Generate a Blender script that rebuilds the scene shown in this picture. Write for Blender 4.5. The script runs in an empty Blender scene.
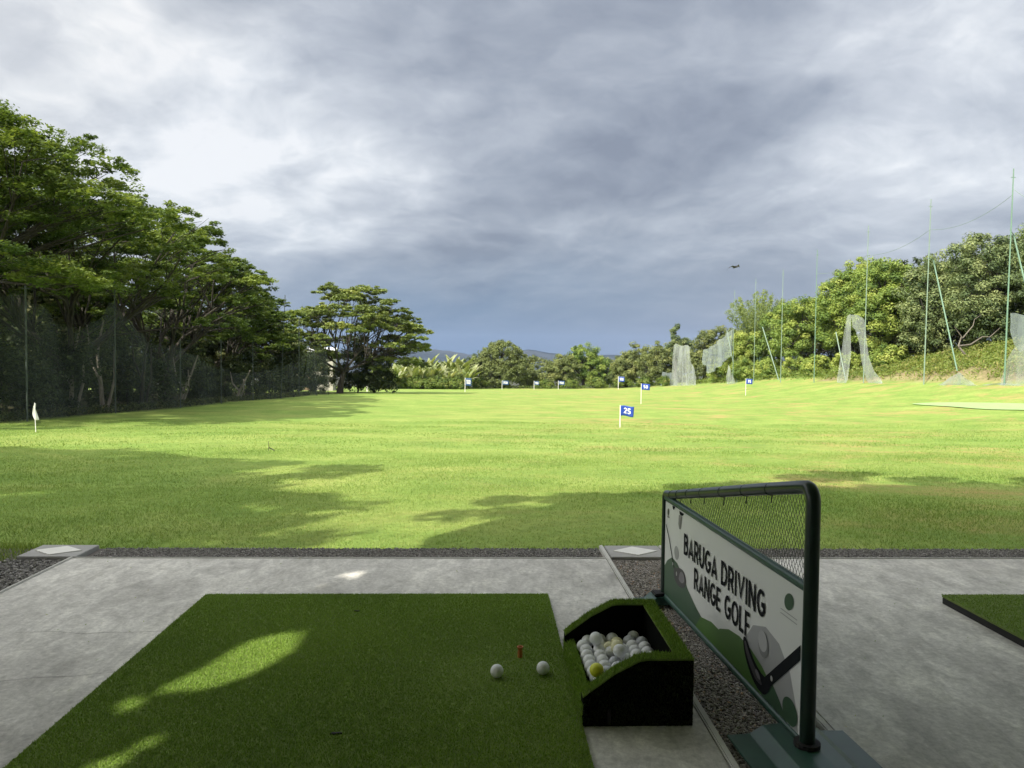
import bpy, math, random
import numpy as np
from mathutils import Vector, Matrix

random.seed(7)
RNG = np.random.default_rng(7)
SC = bpy.context.scene
HZD = .00006
COL = SC.collection
R_ = math.radians

# ------------------------------------------------------------------ helpers
def link(o, parent=None):
    COL.objects.link(o)
    if parent is not None:
        o.parent = parent
    return o

def tag(o, label=None, cat=None, group=None, kind=None):
    if label: o['label'] = label
    if cat: o['category'] = cat
    if group: o['group'] = group
    if kind: o['kind'] = kind
    return o

def empty(name, loc=(0, 0, 0), rz=0.0, label=None, cat=None, group=None):
    o = bpy.data.objects.new(name, None)
    o.location = loc
    o.rotation_euler = (0, 0, rz)
    o.empty_display_size = 0.1
    link(o)
    return tag(o, label, cat, group)

def mesh_np(name, V, F, mat, parent=None, tint=None, smooth=False, loc=None):
    """V (n,3) array, F (m,k) array of one face size, optional per-vertex float 'tint'."""
    V = np.asarray(V, dtype=np.float32); F = np.asarray(F, dtype=np.int32)
    me = bpy.data.meshes.new(name)
    me.vertices.add(len(V)); me.vertices.foreach_set('co', V.ravel())
    k = F.shape[1]
    me.loops.add(F.size); me.loops.foreach_set('vertex_index', F.ravel())
    me.polygons.add(len(F))
    me.polygons.foreach_set('loop_start', np.arange(0, F.size, k, dtype=np.int32))
    if smooth:
        me.polygons.foreach_set('use_smooth', np.ones(len(F), dtype=bool))
    me.update(calc_edges=True)
    if tint is not None:
        a = me.attributes.new('tint', 'FLOAT', 'POINT')
        a.data.foreach_set('value', np.asarray(tint, dtype=np.float32))
    me.materials.append(mat)
    o = bpy.data.objects.new(name, me)
    if loc is not None: o.location = loc
    return link(o, parent)

class MB:
    def __init__(s):
        s.v = []; s.f = []; s.t = []
    def add(s, vs, fs, t=0.0):
        b = len(s.v)
        s.v += [tuple(float(c) for c in p) for p in vs]
        s.f += [tuple(i + b for i in f) for f in fs]
        s.t += [t] * len(vs)
    def box(s, x0, x1, y0, y1, z0, z1, t=0.0):
        s.add([(x0,y0,z0),(x1,y0,z0),(x1,y1,z0),(x0,y1,z0),(x0,y0,z1),(x1,y0,z1),(x1,y1,z1),(x0,y1,z1)],
              [(0,3,2,1),(4,5,6,7),(0,1,5,4),(1,2,6,5),(2,3,7,6),(3,0,4,7)], t)
    def tube(s, pts, rad, n=8, t=0.0, cap=True):
        pts = [Vector(p) for p in pts]
        if not isinstance(rad, (list, tuple)): rad = [rad] * len(pts)
        rings = []; up = None
        for i, p in enumerate(pts):
            d = (pts[min(i+1, len(pts)-1)] - pts[max(i-1, 0)]).normalized()
            if up is None:
                up = Vector((0,0,1)) if abs(d.z) < 0.9 else Vector((1,0,0))
            a = d.cross(up).normalized(); b = a.cross(d).normalized(); up = b
            rings.append([p + (a*math.cos(2*math.pi*k/n) + b*math.sin(2*math.pi*k/n))*rad[i] for k in range(n)])
        vs = [q for r in rings for q in r]; fs = []
        for i in range(len(pts)-1):
            for k in range(n):
                k2 = (k+1) % n
                fs.append((i*n+k, (i+1)*n+k, (i+1)*n+k2, i*n+k2))
        if cap:
            fs.append(tuple(range(n))); fs.append(tuple((len(pts)-1)*n + k for k in reversed(range(n))))
        s.add(vs, fs, t)
    def prism(s, poly, axis, a, b, t=0.0):
        """poly in the two other axes, extruded from a to b along axis."""
        n = len(poly)
        def P(u, w, c):
            return {0: (c,u,w), 1: (u,c,w), 2: (u,w,c)}[axis]
        vs = [P(u,w,a) for u,w in poly] + [P(u,w,b) for u,w in poly]
        fs = [tuple(reversed(range(n))), tuple(range(n, 2*n))]
        for i in range(n):
            j = (i+1) % n
            fs.append((i, j, n+j, n+i))
        s.add(vs, fs, t)
    def build(s, name, mat, parent=None, smooth=False, bevel=0.0, loc=None):
        me = bpy.data.meshes.new(name)
        me.from_pydata(s.v, [], s.f); me.update()
        import bmesh
        bm = bmesh.new(); bm.from_mesh(me); bmesh.ops.recalc_face_normals(bm, faces=bm.faces)
        if bevel > 0:
            bmesh.ops.bevel(bm, geom=list(bm.edges), offset=bevel, segments=2, affect='EDGES', clamp_overlap=True)
        bm.to_mesh(me); bm.free()
        if smooth:
            me.polygons.foreach_set('use_smooth', [True]*len(me.polygons))
            try: me.set_sharp_from_angle(angle=R_(40))
            except Exception: pass
        me.materials.append(mat)
        o = bpy.data.objects.new(name, me)
        if loc is not None: o.location = loc
        return link(o, parent)

# ------------------------------------------------------------------ terrain height
TY = [-80, 3, 4.2, 10, 23, 45, 66, 100, 120, 135, 150, 220, 400, 1200, 4000]
TZ = [-.12, -.12, -.07, -.42, -1.15, -1.85, -2.55, -3.75, -4.22, -4.75, -5.3, -13, -38, -75, -80]
def terr(x, y):
    x = np.asarray(x, float); y = np.asarray(y, float)
    z = np.interp(y, TY, TZ)
    z = z + np.clip((x-5)/22, 0, 1.3)**3*1.4*np.interp(y, [4,20,36,70,110,160], [0,.3,1,1.05,.6,0])
    z = z + np.interp(x, [27.6,29.5,32,40], [0,.55,.95,1.1])*np.interp(y, [20,30,46,54,62], [.3,1,1,.5,.1])
    return z
def tz(x, y): return float(terr(x, y))

# ------------------------------------------------------------------ materials
def nt(name):
    m = bpy.data.materials.new(name); m.use_nodes = True
    t = m.node_tree; b = t.nodes['Principled BSDF']
    return m, t, b
def N(t, ty, **kw):
    n = t.nodes.new(ty)
    for k, v in kw.items():
        if k in n.inputs.keys() if isinstance(k, str) else False: n.inputs[k].default_value = v
        else: setattr(n, k, v)
    return n
def noise(t, scale, detail=4, rough=.55, vec=None, dist=0.0):
    n = t.nodes.new('ShaderNodeTexNoise')
    n.inputs['Scale'].default_value = scale; n.inputs['Detail'].default_value = detail
    n.inputs['Roughness'].default_value = rough; n.inputs['Distortion'].default_value = dist
    if vec is not None: t.links.new(vec, n.inputs['Vector'])
    return n.outputs['Fac']
def coords(t, kind='Object', scale=None):
    c = t.nodes.new('ShaderNodeTexCoord').outputs[kind]
    if scale:
        m = t.nodes.new('ShaderNodeMapping'); m.inputs['Scale'].default_value = scale
        t.links.new(c, m.inputs['Vector']); return m.outputs['Vector']
    return c
def ramp(t, fac, stops):
    r = t.nodes.new('ShaderNodeValToRGB'); e = r.color_ramp.elements
    while len(e) > 1: e.remove(e[-1])
    e[0].position = stops[0][0]; e[0].color = (*stops[0][1], 1)
    for p, c in stops[1:]:
        q = e.new(p); q.color = (*c, 1)
    t.links.new(fac, r.inputs['Fac']); return r.outputs['Color']
def mix(t, fac, a, b, mode='MIX'):
    m = t.nodes.new('ShaderNodeMix'); m.data_type = 'RGBA'; m.blend_type = mode
    for s, v in ((m.inputs[0], fac), (m.inputs[6], a), (m.inputs[7], b)):
        if isinstance(v, (int, float)): s.default_value = v
        elif isinstance(v, tuple): s.default_value = (*v, 1)
        else: t.links.new(v, s)
    return m.outputs[2]
def mapr(t, v, a, b, c=0.0, d=1.0):
    m = t.nodes.new('ShaderNodeMapRange'); m.inputs[1].default_value = a; m.inputs[2].default_value = b
    m.inputs[3].default_value = c; m.inputs[4].default_value = d
    t.links.new(v, m.inputs[0]); return m.outputs[0]
def bump(t, b, h, strength=.5, dist=.01):
    n = t.nodes.new('ShaderNodeBump'); n.inputs['Strength'].default_value = strength
    n.inputs['Distance'].default_value = dist
    t.links.new(h, n.inputs['Height']); t.links.new(n.outputs[0], b.inputs['Normal'])
def attr(t, name='tint'):
    a = t.nodes.new('ShaderNodeAttribute'); a.attribute_name = name; return a.outputs['Fac']
def plain(name, col, rough=.5, metal=0.0, var=.12, scale=30, bumpy=0.0):
    m, t, b = nt(name); v = coords(t)
    n = noise(t, scale, 4, vec=v)
    c = mix(t, n, tuple(x*(1-var) for x in col), tuple(min(1, x*(1+var)) for x in col))
    t.links.new(c, b.inputs['Base Color']); b.inputs['Roughness'].default_value = rough
    b.inputs['Metallic'].default_value = metal
    if bumpy: bump(t, b, n, bumpy, .002)
    return m
def leafmat(name, stops, trans=.35, rough=.55):
    m, t, b = nt(name)
    c = ramp(t, attr(t), stops)
    t.links.new(c, b.inputs['Base Color']); b.inputs['Roughness'].default_value = rough
    b.inputs['Specular IOR Level'].default_value = .25
    tr = t.nodes.new('ShaderNodeBsdfTranslucent')
    t.links.new(mix(t, 1.0, c, (1.15, 1.1, .45), 'MULTIPLY'), tr.inputs['Color'])
    mx = t.nodes.new('ShaderNodeMixShader'); mx.inputs[0].default_value = trans
    t.links.new(b.outputs[0], mx.inputs[1]); t.links.new(tr.outputs[0], mx.inputs[2])
    t.links.new(mx.outputs[0], t.nodes['Material Output'].inputs[0])
    return m

M = {}
M['rain_leaf'] = leafmat('rain_tree_leaf', [(0, (.046,.082,.024)), (.5, (.118,.178,.048)), (1, (.25,.315,.088))], trans=.42)
M['rain_leaf_far'] = leafmat('rain_tree_leaf_bright', [(0, (.095,.135,.045)), (.5, (.20,.26,.080)), (1, (.33,.37,.13))])
M['mango_leaf'] = leafmat('mango_leaf', [(0, (.050,.098,.028)), (.4, (.135,.210,.048)), (.75, (.25,.325,.068)), (1, (.37,.42,.11))], trans=.3)
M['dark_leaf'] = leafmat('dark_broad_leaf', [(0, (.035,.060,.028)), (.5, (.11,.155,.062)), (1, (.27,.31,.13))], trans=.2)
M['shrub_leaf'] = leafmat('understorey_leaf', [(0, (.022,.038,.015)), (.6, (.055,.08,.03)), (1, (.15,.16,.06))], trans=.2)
M['far_leaf'] = leafmat('far_tree_leaf', [(0, (.085,.115,.05)), (.5, (.18,.22,.08)), (1, (.32,.34,.13))])
M['bamboo_leaf'] = leafmat('bamboo_leaf', [(0, (.12,.17,.05)), (1, (.27,.33,.10))])
M['banana_leaf'] = leafmat('banana_leaf', [(0, (.12,.17,.05)), (.6, (.24,.29,.12)), (1, (.42,.44,.27))], trans=.35, rough=.35)
M['weed_leaf'] = leafmat('weed_leaf', [(0, (.08,.13,.03)), (.6, (.18,.24,.05)), (1, (.34,.32,.12))])
M['grass_blade'] = leafmat('grass_blade', [(0, (.11,.19,.045)), (.4, (.19,.30,.065)), (.75, (.31,.39,.10)), (1, (.44,.38,.17))], trans=.35)
M['turf_blade'] = leafmat('turf_blade', [(0, (.12,.22,.036)), (.5, (.225,.36,.058)), (.93, (.33,.48,.09)), (1, (.52,.56,.25))], trans=.15)

M['turf_shaded'] = leafmat('shaded_turf_side', [(0, (.010,.018,.006)), (1, (.070,.11,.025))], trans=.05)  # turf darkened in colour for the shade on the tray side
def bark(name, a, b_):
    m, t, b = nt(name); v = coords(t, 'Object', (1, 1, .25))
    n = noise(t, 9, 6, .65, v)
    t.links.new(ramp(t, n, [(.3, a), (.7, b_)]), b.inputs['Base Color']); b.inputs['Roughness'].default_value = .9
    bump(t, b, n, .6, .03); return m
M['bark'] = bark('dark_bark', (.024,.021,.017), (.062,.055,.045))
M['dry_wood'] = bark('dry_grey_wood', (.09,.08,.065), (.20,.18,.15))
M['pale_bark'] = bark('pale_bark', (.16,.14,.11), (.34,.31,.26))

# lawn / terrain
m, t, b = nt('lawn_and_soil'); v = coords(t)
big = noise(t, .09, 4, .6, v, .6); mid = noise(t, .7, 5, .65, v, .3); fine = noise(t, 9, 6, .7, v)
c1 = ramp(t, mid, [(.30, (.150,.245,.056)), (.52, (.212,.310,.074)), (.72, (.29,.365,.105))])
c2 = ramp(t, fine, [(.3, (.72,.76,.70)), (.7, (1.22,1.2,1.2))])
c = mix(t, 1.0, c1, c2, 'MULTIPLY')
dry = mapr(t, noise(t, .20, 8, .72, coords(t, 'Object', (1, 1.15, 1)), .6), .47, .62)
c = mix(t, mapr(t, dry, 0, 1, 0, .30), c, (.40,.38,.13))
# bare reddish soil showing through in the right half
sx = t.nodes.new('ShaderNodeSeparateXYZ'); t.links.new(v, sx.inputs[0])
right = mapr(t, sx.outputs[0], -3, 6)
red = mapr(t, noise(t, .36, 8, .74, coords(t, 'Object', (1, 1.1, 1)), .9), .50, .66)
mm = t.nodes.new('ShaderNodeMath'); mm.operation = 'MULTIPLY'; t.links.new(red, mm.inputs[0]); t.links.new(right, mm.inputs[1])
c = mix(t, mapr(t, mm.outputs[0], 0, 1, 0, .75), c, (.42,.27,.13))
soil = ramp(t, noise(t, 1.6, 6, .7, v), [(.3, (.13,.12,.055)), (.55, (.27,.225,.125)), (.8, (.42,.35,.22))])
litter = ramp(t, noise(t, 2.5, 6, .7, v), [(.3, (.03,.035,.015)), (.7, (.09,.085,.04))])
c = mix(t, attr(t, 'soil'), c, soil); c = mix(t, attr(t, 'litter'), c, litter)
t.links.new(c, b.inputs['Base Color']); b.inputs['Roughness'].default_value = .95; b.inputs['Specular IOR Level'].default_value = .1
nb = mix(t, .5, noise(t, 35, 5, .7, v), mid)
bump(t, b, nb, .7, .06); M['lawn'] = m

# concrete
m, t, b = nt('worn_concrete'); v = coords(t)
n1 = noise(t, .9, 7, .62, v, .7); n2 = noise(t, 5, 7, .72, coords(t, 'Object', (1, .55, 1)), .5); n3 = noise(t, 55, 6, .75, v)
c = ramp(t, n1, [(.30, (.43,.42,.395)), (.5, (.53,.522,.492)), (.68, (.61,.60,.565))])
c = mix(t, .9, c, ramp(t, n2, [(.30, (.62,.61,.59)), (.5, (.98,.98,.98)), (.70, (1.32,1.32,1.30))]), 'MULTIPLY')
c = mix(t, .8, c, ramp(t, n3, [(.32, (.72,.72,.72)), (.68, (1.28,1.28,1.27))]), 'MULTIPLY')
n4 = noise(t, 16, 7, .7, coords(t, 'Object', (1, .5, 1)), .8)
c = mix(t, .8, c, ramp(t, n4, [(.34, (.74,.74,.73)), (.66, (1.24,1.24,1.24))]), 'MULTIPLY')
st = mapr(t, noise(t, 2.3, 8, .75, v, 1.5), .58, .72)
c = mix(t, mapr(t, st, 0, 1, 0, .4), c, (.17,.165,.15))
t.links.new(c, b.inputs['Base Color'])
t.links.new(mapr(t, n2, .3, .7, .62, .85), b.inputs['Roughness']); bump(t, b, n2, .25, .004); M['concrete'] = m
M['kerb'] = plain('pale_mortar', (.50,.50,.47), .85, var=.25, scale=14, bumpy=.3)
M['tile_grey'] = plain('grey_marker_slab', (.33,.33,.32), .85, var=.2, scale=20, bumpy=.2)
M['white_paint'] = plain('worn_white_paint', (.72,.72,.68), .6, var=.12, scale=25)
M['crack'] = plain('crack_dirt', (.05,.048,.045), .95)
M['bed'] = plain('gravel_bed', (.12,.11,.10), .95, var=.4, scale=60, bumpy=.5)
def stone_mat(name, stops):
    m, t, b = nt(name)
    t.links.new(ramp(t, attr(t), stops), b.inputs['Base Color']); b.inputs['Roughness'].default_value = .85; return m
M['stone_grey'] = stone_mat('grey_gravel', [(0, (.075,.073,.068)), (.5, (.19,.185,.175)), (1, (.36,.35,.33))])
M['stone_brown'] = stone_mat('brown_gravel', [(0, (.15,.135,.12)), (.5, (.31,.285,.26)), (.88, (.48,.455,.42)), (1, (.46,.30,.19))])
# turf base
m, t, b = nt('artificial_turf_base'); v = coords(t)
n = noise(t, 220, 3, .7, v); nm = noise(t, 4, 4, .6, v)
c = mix(t, .6, ramp(t, n, [(.3, (.08,.13,.028)), (.7, (.19,.27,.05))]), ramp(t, nm, [(.3, (.12,.18,.04)), (.7, (.19,.26,.05))]))
t.links.new(c, b.inputs['Base Color']); b.inputs['Roughness'].default_value = .9; bump(t, b, n, .8, .004); M['turf'] = m
M['rubber'] = plain('black_rubber', (.012,.012,.012), .8, var=.2)
M['black_felt'] = plain('black_board', (.0025,.003,.0025), 1)
M['black_felt'].node_tree.nodes['Principled BSDF'].inputs['Specular IOR Level'].default_value = .05
M['green_paint'] = plain('dark_green_paint', (.007,.024,.016), .32, var=.35, scale=18)
M['green_light'] = plain('faded_green_paint', (.022,.075,.054), .4, var=.35, scale=14)
M['panel_white'] = plain('banner_white', (.72,.74,.72), .45, var=.06, scale=3)
M['panel_dkgreen'] = plain('banner_dark_green', (.045,.10,.055), .45, var=.08, scale=6)
M['panel_green'] = plain('banner_green', (.07,.17,.03), .45, var=.12, scale=6)
M['panel_grey'] = plain('banner_pale_grey', (.36,.37,.375), .45, var=.04)
M['ink'] = plain('banner_ink', (.014,.016,.018), .9)
M['ink'].node_tree.nodes['Principled BSDF'].inputs['Specular IOR Level'].default_value = .1
M['print_dark'] = plain('printed_iron', (.045,.042,.05), .45, var=.4, scale=9)
M['print_mid'] = plain('printed_iron_sheen', (.20,.19,.21), .45, var=.25, scale=12)
M['print_ball'] = plain('printed_ball', (.42,.43,.43), .45, var=.2, scale=14)
M['print_shade'] = plain('printed_ball_shade', (.20,.21,.21), .45, var=.2, scale=14)
M['net_wire'] = plain('black_net_cord', (.02,.03,.022), .7)
M['ball'] = plain('golf_ball_white', (.74,.76,.77), .35, var=.05, scale=80)
M['ball_grey'] = plain('golf_ball_grey', (.46,.48,.52), .4, var=.08, scale=80)
M['ball_cream'] = plain('golf_ball_cream', (.72,.70,.42), .4, var=.06, scale=80)
M['ball_yellow'] = plain('golf_ball_yellow', (.68,.72,.03), .4, var=.05, scale=80)
M['tee'] = plain('orange_rubber', (.42,.13,.025), .6, var=.2, scale=90)
M['flag_blue'] = plain('blue_flag', (.008,.045,.30), .6, var=.12, scale=6)
M['flag_dark'] = plain('navy_flag', (.02,.06,.16), .6, var=.12, scale=6)
M['white'] = plain('white_plastic', (.78,.78,.76), .5, var=.05)
M['pole'] = plain('weathered_pole', (.17,.24,.19), .6, var=.35, scale=2)
M['pole_green'] = plain('green_pole', (.12,.21,.15), .5, var=.35, scale=2)
M['bird'] = plain('dark_feathers', (.02,.02,.022), .7)
M['roof'] = plain('galvanised_sheet', (.75,.75,.72), .6, 0, var=.2, scale=3)
M['rafter'] = plain('timber', (.20,.14,.09), .8, var=.3, scale=6)
M['hill'] = plain('shaded_forest_hill', (.010,.017,.019), .95, var=.4, scale=.01)  # dark base colour stands in for storm cloud shade on the hills
M['green_mat'] = plain('pale_practice_green', (.27,.40,.16), .95, var=.15, scale=3)
M['shed_roof'] = plain('pale_roof', (.62,.64,.66), .5)
M['shed_wall'] = plain('shed_wall', (.35,.33,.30), .8)

def netmat(name, col, lo, hi, scale):
    m, t, b = nt(name); v = coords(t)
    t.links.new(mix(t, noise(t, scale*.5, 4, .6, v), tuple(x*.8 for x in col), tuple(x*1.2 for x in col)), b.inputs['Base Color'])
    b.inputs['Roughness'].default_value = .8; b.inputs['Specular IOR Level'].default_value = .1
    tr = t.nodes.new('ShaderNodeBsdfTransparent'); mx = t.nodes.new('ShaderNodeMixShader')
    f = mapr(t, noise(t, scale, 6, .65, coords(t, 'Object', (1, 1, .35)), .6), .3, .7, lo, hi)
    t.links.new(f, mx.inputs[0]); t.links.new(tr.outputs[0], mx.inputs[1]); t.links.new(b.outputs[0], mx.inputs[2])
    t.links.new(mx.outputs[0], t.nodes['Material Output'].inputs[0]); return m
M['net_dark'] = netmat('dark_shade_net', (.085,.10,.098), .08, .46, .45)
M['net_pale'] = netmat('grey_torn_net', (.42,.46,.46), .16, .58, .8)
M['net_blue'] = netmat('bluish_net', (.28,.33,.35), .35, .65, .6)

# ------------------------------------------------------------------ terrain
def grid_axis(pts):
    out = []
    for a, b_, s in pts: out += list(np.arange(a, b_, s))
    return np.array(out + [pts[-1][1]])
gx = grid_axis([(-3000,-400,400), (-400,-60,30), (-60,-20,3), (-20,40,.8), (40,80,3), (80,400,30), (400,3000,400)])
gy = grid_axis([(-300,-40,30), (-40,0,4), (0,16,.5), (16,70,1.2), (70,160,3), (160,400,20), (400,5000,300)])
X, Y = np.meshgrid(gx, gy); Z = terr(X, Y)
rough = (np.sin(X*1.3+Y*.7)*np.cos(Y*1.1-X*.4)*.012 + np.sin(X*.35+1)*np.sin(Y*.31)*.03)*np.clip((Y-4.3)/3, 0, 1)*(Y < 130)
Z = Z + rough
V = np.c_[X.ravel(), Y.ravel(), Z.ravel()]
nx, ny = len(gx), len(gy)
ii = (np.arange(ny-1)[:, None]*nx + np.arange(nx-1)[None]).ravel()
ground = mesh_np('ground', V, np.c_[ii, ii+1, ii+1+nx, ii+nx], M['lawn'], smooth=True)
tag(ground, kind='structure')
xr, yr = V[:, 0], V[:, 1]
wob = np.sin(yr*.9)*.3 + np.sin(yr*2.3+xr)*.25
soilv = np.clip((xr-27.4-wob*.6)/.8, 0, 1)*(1-np.clip((xr-29.6+wob)/1.5, 0, 1)*.75)*(yr < 62)*(yr > 15)
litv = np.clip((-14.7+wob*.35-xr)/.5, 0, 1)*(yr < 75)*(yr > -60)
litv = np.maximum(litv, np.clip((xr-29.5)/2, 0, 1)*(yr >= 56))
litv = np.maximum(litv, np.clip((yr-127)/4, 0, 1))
for nme, arr in (('soil', soilv), ('litter', litv)):
    a = ground.data.attributes.new(nme, 'FLOAT', 'POINT'); a.data.foreach_set('value', arr.astype(np.float32))

def hits_terrain_z(x, y):
    r = (np.sin(x*1.3+y*.7)*np.cos(y*1.1-x*.4)*.012 + np.sin(x*.35+1)*np.sin(y*.31)*.03)*np.clip((y-4.3)/3, 0, 1)
    return terr(x, y) + r

# grass blades on the near lawn
def blades(x, y, z, h, w, tint, lean=.5, rng=RNG):
    n = len(x); a = rng.uniform(0, 2*np.pi, n); dx, dy = np.cos(a)*w/2, np.sin(a)*w/2
    la = rng.uniform(0, 2*np.pi, n); L = h*lean*rng.uniform(.2, 1, n)
    V = np.empty((n, 3, 3), np.float32)
    V[:, 0] = np.c_[x-dx, y-dy, z]; V[:, 1] = np.c_[x+dx, y+dy, z]
    V[:, 2] = np.c_[x+np.cos(la)*L, y+np.sin(la)*L, z+h]
    F = np.arange(3*n).reshape(n, 3)
    return V.reshape(-1, 3), F, np.repeat(tint, 3)
def patchy(x, y):
    return .5+.22*np.sin(x*1.1+np.sin(y*.8)*2)+.2*np.sin(y*1.7+x*.6+2)+.12*np.sin(x*4.1-y*3.3)
Vs, Fs, Ts, off = [], [], [], 0
for (ya, yb, dens, h, w) in ((4.17, 7.5, 8500, .022, .0042), (7.5, 13, 2600, .024, .007), (13, 26, 420, .028, .016)):
    area = (yb-ya)*(yb+ya)*.72
    n = int(area*dens)
    y = RNG.uniform(ya, yb, n*1); x = RNG.uniform(-.72, .78, n)*yb
    keep = (np.abs(x-.03*y) < .74*y+.5); x, y = x[keep], y[keep]
    d = patchy(x, y); keep = RNG.uniform(0, 1, len(x)) < .45+.55*np.clip(d, 0, 1); x, y, d = x[keep], y[keep], d[keep]
    tt = np.clip(RNG.normal(.42, .2, len(x)) + (.5-d)*.25, 0, 1)
    hh = h*RNG.uniform(.4, 1.25, len(x))*(.7+.5*d)
    v_, f_, t_ = blades(x, y, hits_terrain_z(x, y)-.004, hh, w, tt, 1.1)
    Vs.append(v_); Fs.append(f_+off); Ts.append(t_); off += len(v_)
# ragged edge over the gravel, left of the marker tile too
n = 3500; x = RNG.uniform(-6, 6, n); y = 4.17+np.abs(RNG.normal(0, .03, n)); zz = hits_terrain_z(x, y)-.01
v_, f_, t_ = blades(x, y-.02, zz, RNG.uniform(.02, .06, n), .006, RNG.uniform(.1, .8, n), 1.4)
Vs.append(v_); Fs.append(f_+off); Ts.append(t_); off += len(v_)
n = 5000; x = RNG.uniform(-4.2, -2.41, n); y = RNG.uniform(3.88, 4.25, n); y += (x+2.5)*.03+.02*np.sin(x*19)
v_, f_, t_ = blades(x, y, np.full(n, -.05), RNG.uniform(.04, .085, n), .006, RNG.uniform(.1, .8, n), .9)
Vs.append(v_); Fs.append(f_+off); Ts.append(t_); off += len(v_)
tag(mesh_np('grass', np.concatenate(Vs), np.concatenate(Fs), M['grass_blade'], tint=np.concatenate(Ts)),
    'short yellow green grass blades of the driving range lawn', kind='stuff')

# ------------------------------------------------------------------ floor of the bays
def slab_piece(name, x0, x1, y0, y1, z1=0.0, z0=-.15, mat='concrete'):
    b = MB(); b.box(x0, x1, y0, y1, z0, z1); o = b.build(name, M[mat], bevel=.004); return tag(o, kind='structure')
slab_piece('concrete_floor', -2.10, .645, -6, 3.90)
slab_piece('concrete_floor', 1.005, 14.0, -6, 3.90)
slab_piece('concrete_floor', -14, -3.30, -6, 3.80)
slab_piece('concrete_border', -2.12, -2.102, -6, 3.92, .004, mat='kerb')
slab_piece('concrete_border', .647, .669, -6, 4.17, .004, mat='kerb')
slab_piece('concrete_border', .981, 1.003, -6, 4.17, .004, mat='kerb')
slab_piece('concrete_border', -2.10, .645, 3.902, 3.918, .003, mat='kerb')
slab_piece('concrete_border', 1.005, 14, 3.902, 3.918, .003, mat='kerb')
slab_piece('gravel_bed', -14, 14, 3.92, 4.18, -.022, -.14, 'bed')
slab_piece('gravel_bed', .67, .98, -6, 3.92, -.022, -.14, 'bed')
slab_piece('gravel_bed', -3.29, -2.121, -6, 3.92, -.024, -.14, 'bed')
for k, (pts) in enumerate(([(-1.75,2.86),(-1.62,2.87),(-1.5,2.845),(-1.40,2.86),(-1.33,2.858),(-1.21,2.87)],
                           [(-1.9,2.36),(-1.78,2.37),(-1.65,2.41),(-1.55,2.43),(-1.44,2.46),(-1.33,2.47),(-1.21,2.50)],
                           [(-2.1,2.31),(-2.0,2.33),(-1.9,2.36)])):
    b = MB()
    for i in range(len(pts)-1):
        (xa, ya), (xb, yb) = pts[i], pts[i+1]
        w = .0006+.0007*random.random()
        b.add([(xa,ya-w,.0015),(xb,yb-w,.0015),(xb,yb+w,.0015),(xa,ya+w,.0015)], [(0,1,2,3)])
    tag(b.build('floor_crack', M['crack']), kind='structure')

n = 260; x = RNG.uniform(-2.0, 4.0, n); y = RNG.uniform(1.8, 3.88, n); k = ((x < -1.25) | (x > .3)) & ((x < .62) | (x > 1.03)) | (y > 3.32); x, y = x[k], y[k]; n = len(x)
v_, f_, t_ = blades(x, y, np.full(n, .003), np.full(n, .003), RNG.uniform(.003, .007, n), RNG.uniform(.2, 1, n), 5)
tag(mesh_np('grass_clippings', v_, f_, M['grass_blade'], tint=t_), 'scattered grass clippings and bits on the concrete floor', kind='stuff')
def marker(x0, x1, label):
    r = empty('marker_slab', ((x0+x1)/2, 4.04, -.02), 0, label, 'marker slab', 'diamond marker slabs at the bay corners')
    hw = (x1-x0)/2-.004
    b = MB(); b.box(-hw, hw, -.116, .125, -.02, .022); b.build('slab', M['tile_grey'], r, bevel=.003)
    b = MB(); b.prism([(-hw*.80,0),(0,-.088),(hw*.80,0),(0,.088)], 2, .0225, .0262); b.build('painted_diamond', M['white_paint'], r)
marker(-2.40, -2.09, 'grey slab with white diamond at the far left bay corner')
marker(.671, .979, 'grey slab with white diamond behind the green divider frame')

# gravel
def stones(name, label, x, y, z0, size, mat, rng=RNG):
    n = len(x)
    base = np.array([(-1,-1,-1),(1,-1,-1),(1,1,-1),(-1,1,-1),(-1,-1,1),(1,-1,1),(1,1,1),(-1,1,1)], float)
    fq = np.array([(0,3,2,1),(4,5,6,7),(0,1,5,4),(1,2,6,5),(2,3,7,6),(3,0,4,7)])
    s = size*rng.uniform(.5, 1.3, (n, 1, 3))*np.array([1, 1, .7])*.5
    P = base[None]*rng.uniform(.45, 1, (n, 8, 3))*s
    a = rng.uniform(0, 2*np.pi, n); b_ = rng.uniform(-.7, .7, n)
    ca, sa, cb, sb = np.cos(a)[:, None], np.sin(a)[:, None], np.cos(b_)[:, None], np.sin(b_)[:, None]
    X1 = P[..., 0]*cb - P[..., 2]*sb; Z1 = P[..., 0]*sb + P[..., 2]*cb
    X2 = X1*ca - P[..., 1]*sa; Y2 = X1*sa + P[..., 1]*ca
    V = np.stack([X2+x[:, None], Y2+y[:, None], Z1+z0+rng.uniform(0, size*.5, (n, 1))], -1).reshape(-1, 3)
    F = (np.arange(n)[:, None, None]*8 + fq[None]).reshape(-1, 4)
    tt = np.clip(rng.normal(.5, .24, n), 0, 1)
    tag(mesh_np(name, V, F, mat, tint=np.repeat(tt, 8)), label, kind='stuff')
def rect(n, x0, x1, y0, y1): return RNG.uniform(x0, x1, n), RNG.uniform(y0, y1, n)
xa, ya = rect(26000, -2.06, 5.0, 3.925, 4.19); k = (xa < .64) | (xa > 1.01)
stones('gravel', 'grey crushed gravel along the front edge of the concrete floor', xa[k], ya[k], -.024, .0095, M['stone_grey'])
xb, yb = rect(24000, .675, .977, 1.3, 3.915)
stones('gravel', 'brown grey gravel strip under the green divider', xb, yb, -.018, .0092, M['stone_brown'])
xc, yc = rect(13000, -3.2, -2.125, 2.9, 3.915)
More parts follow.
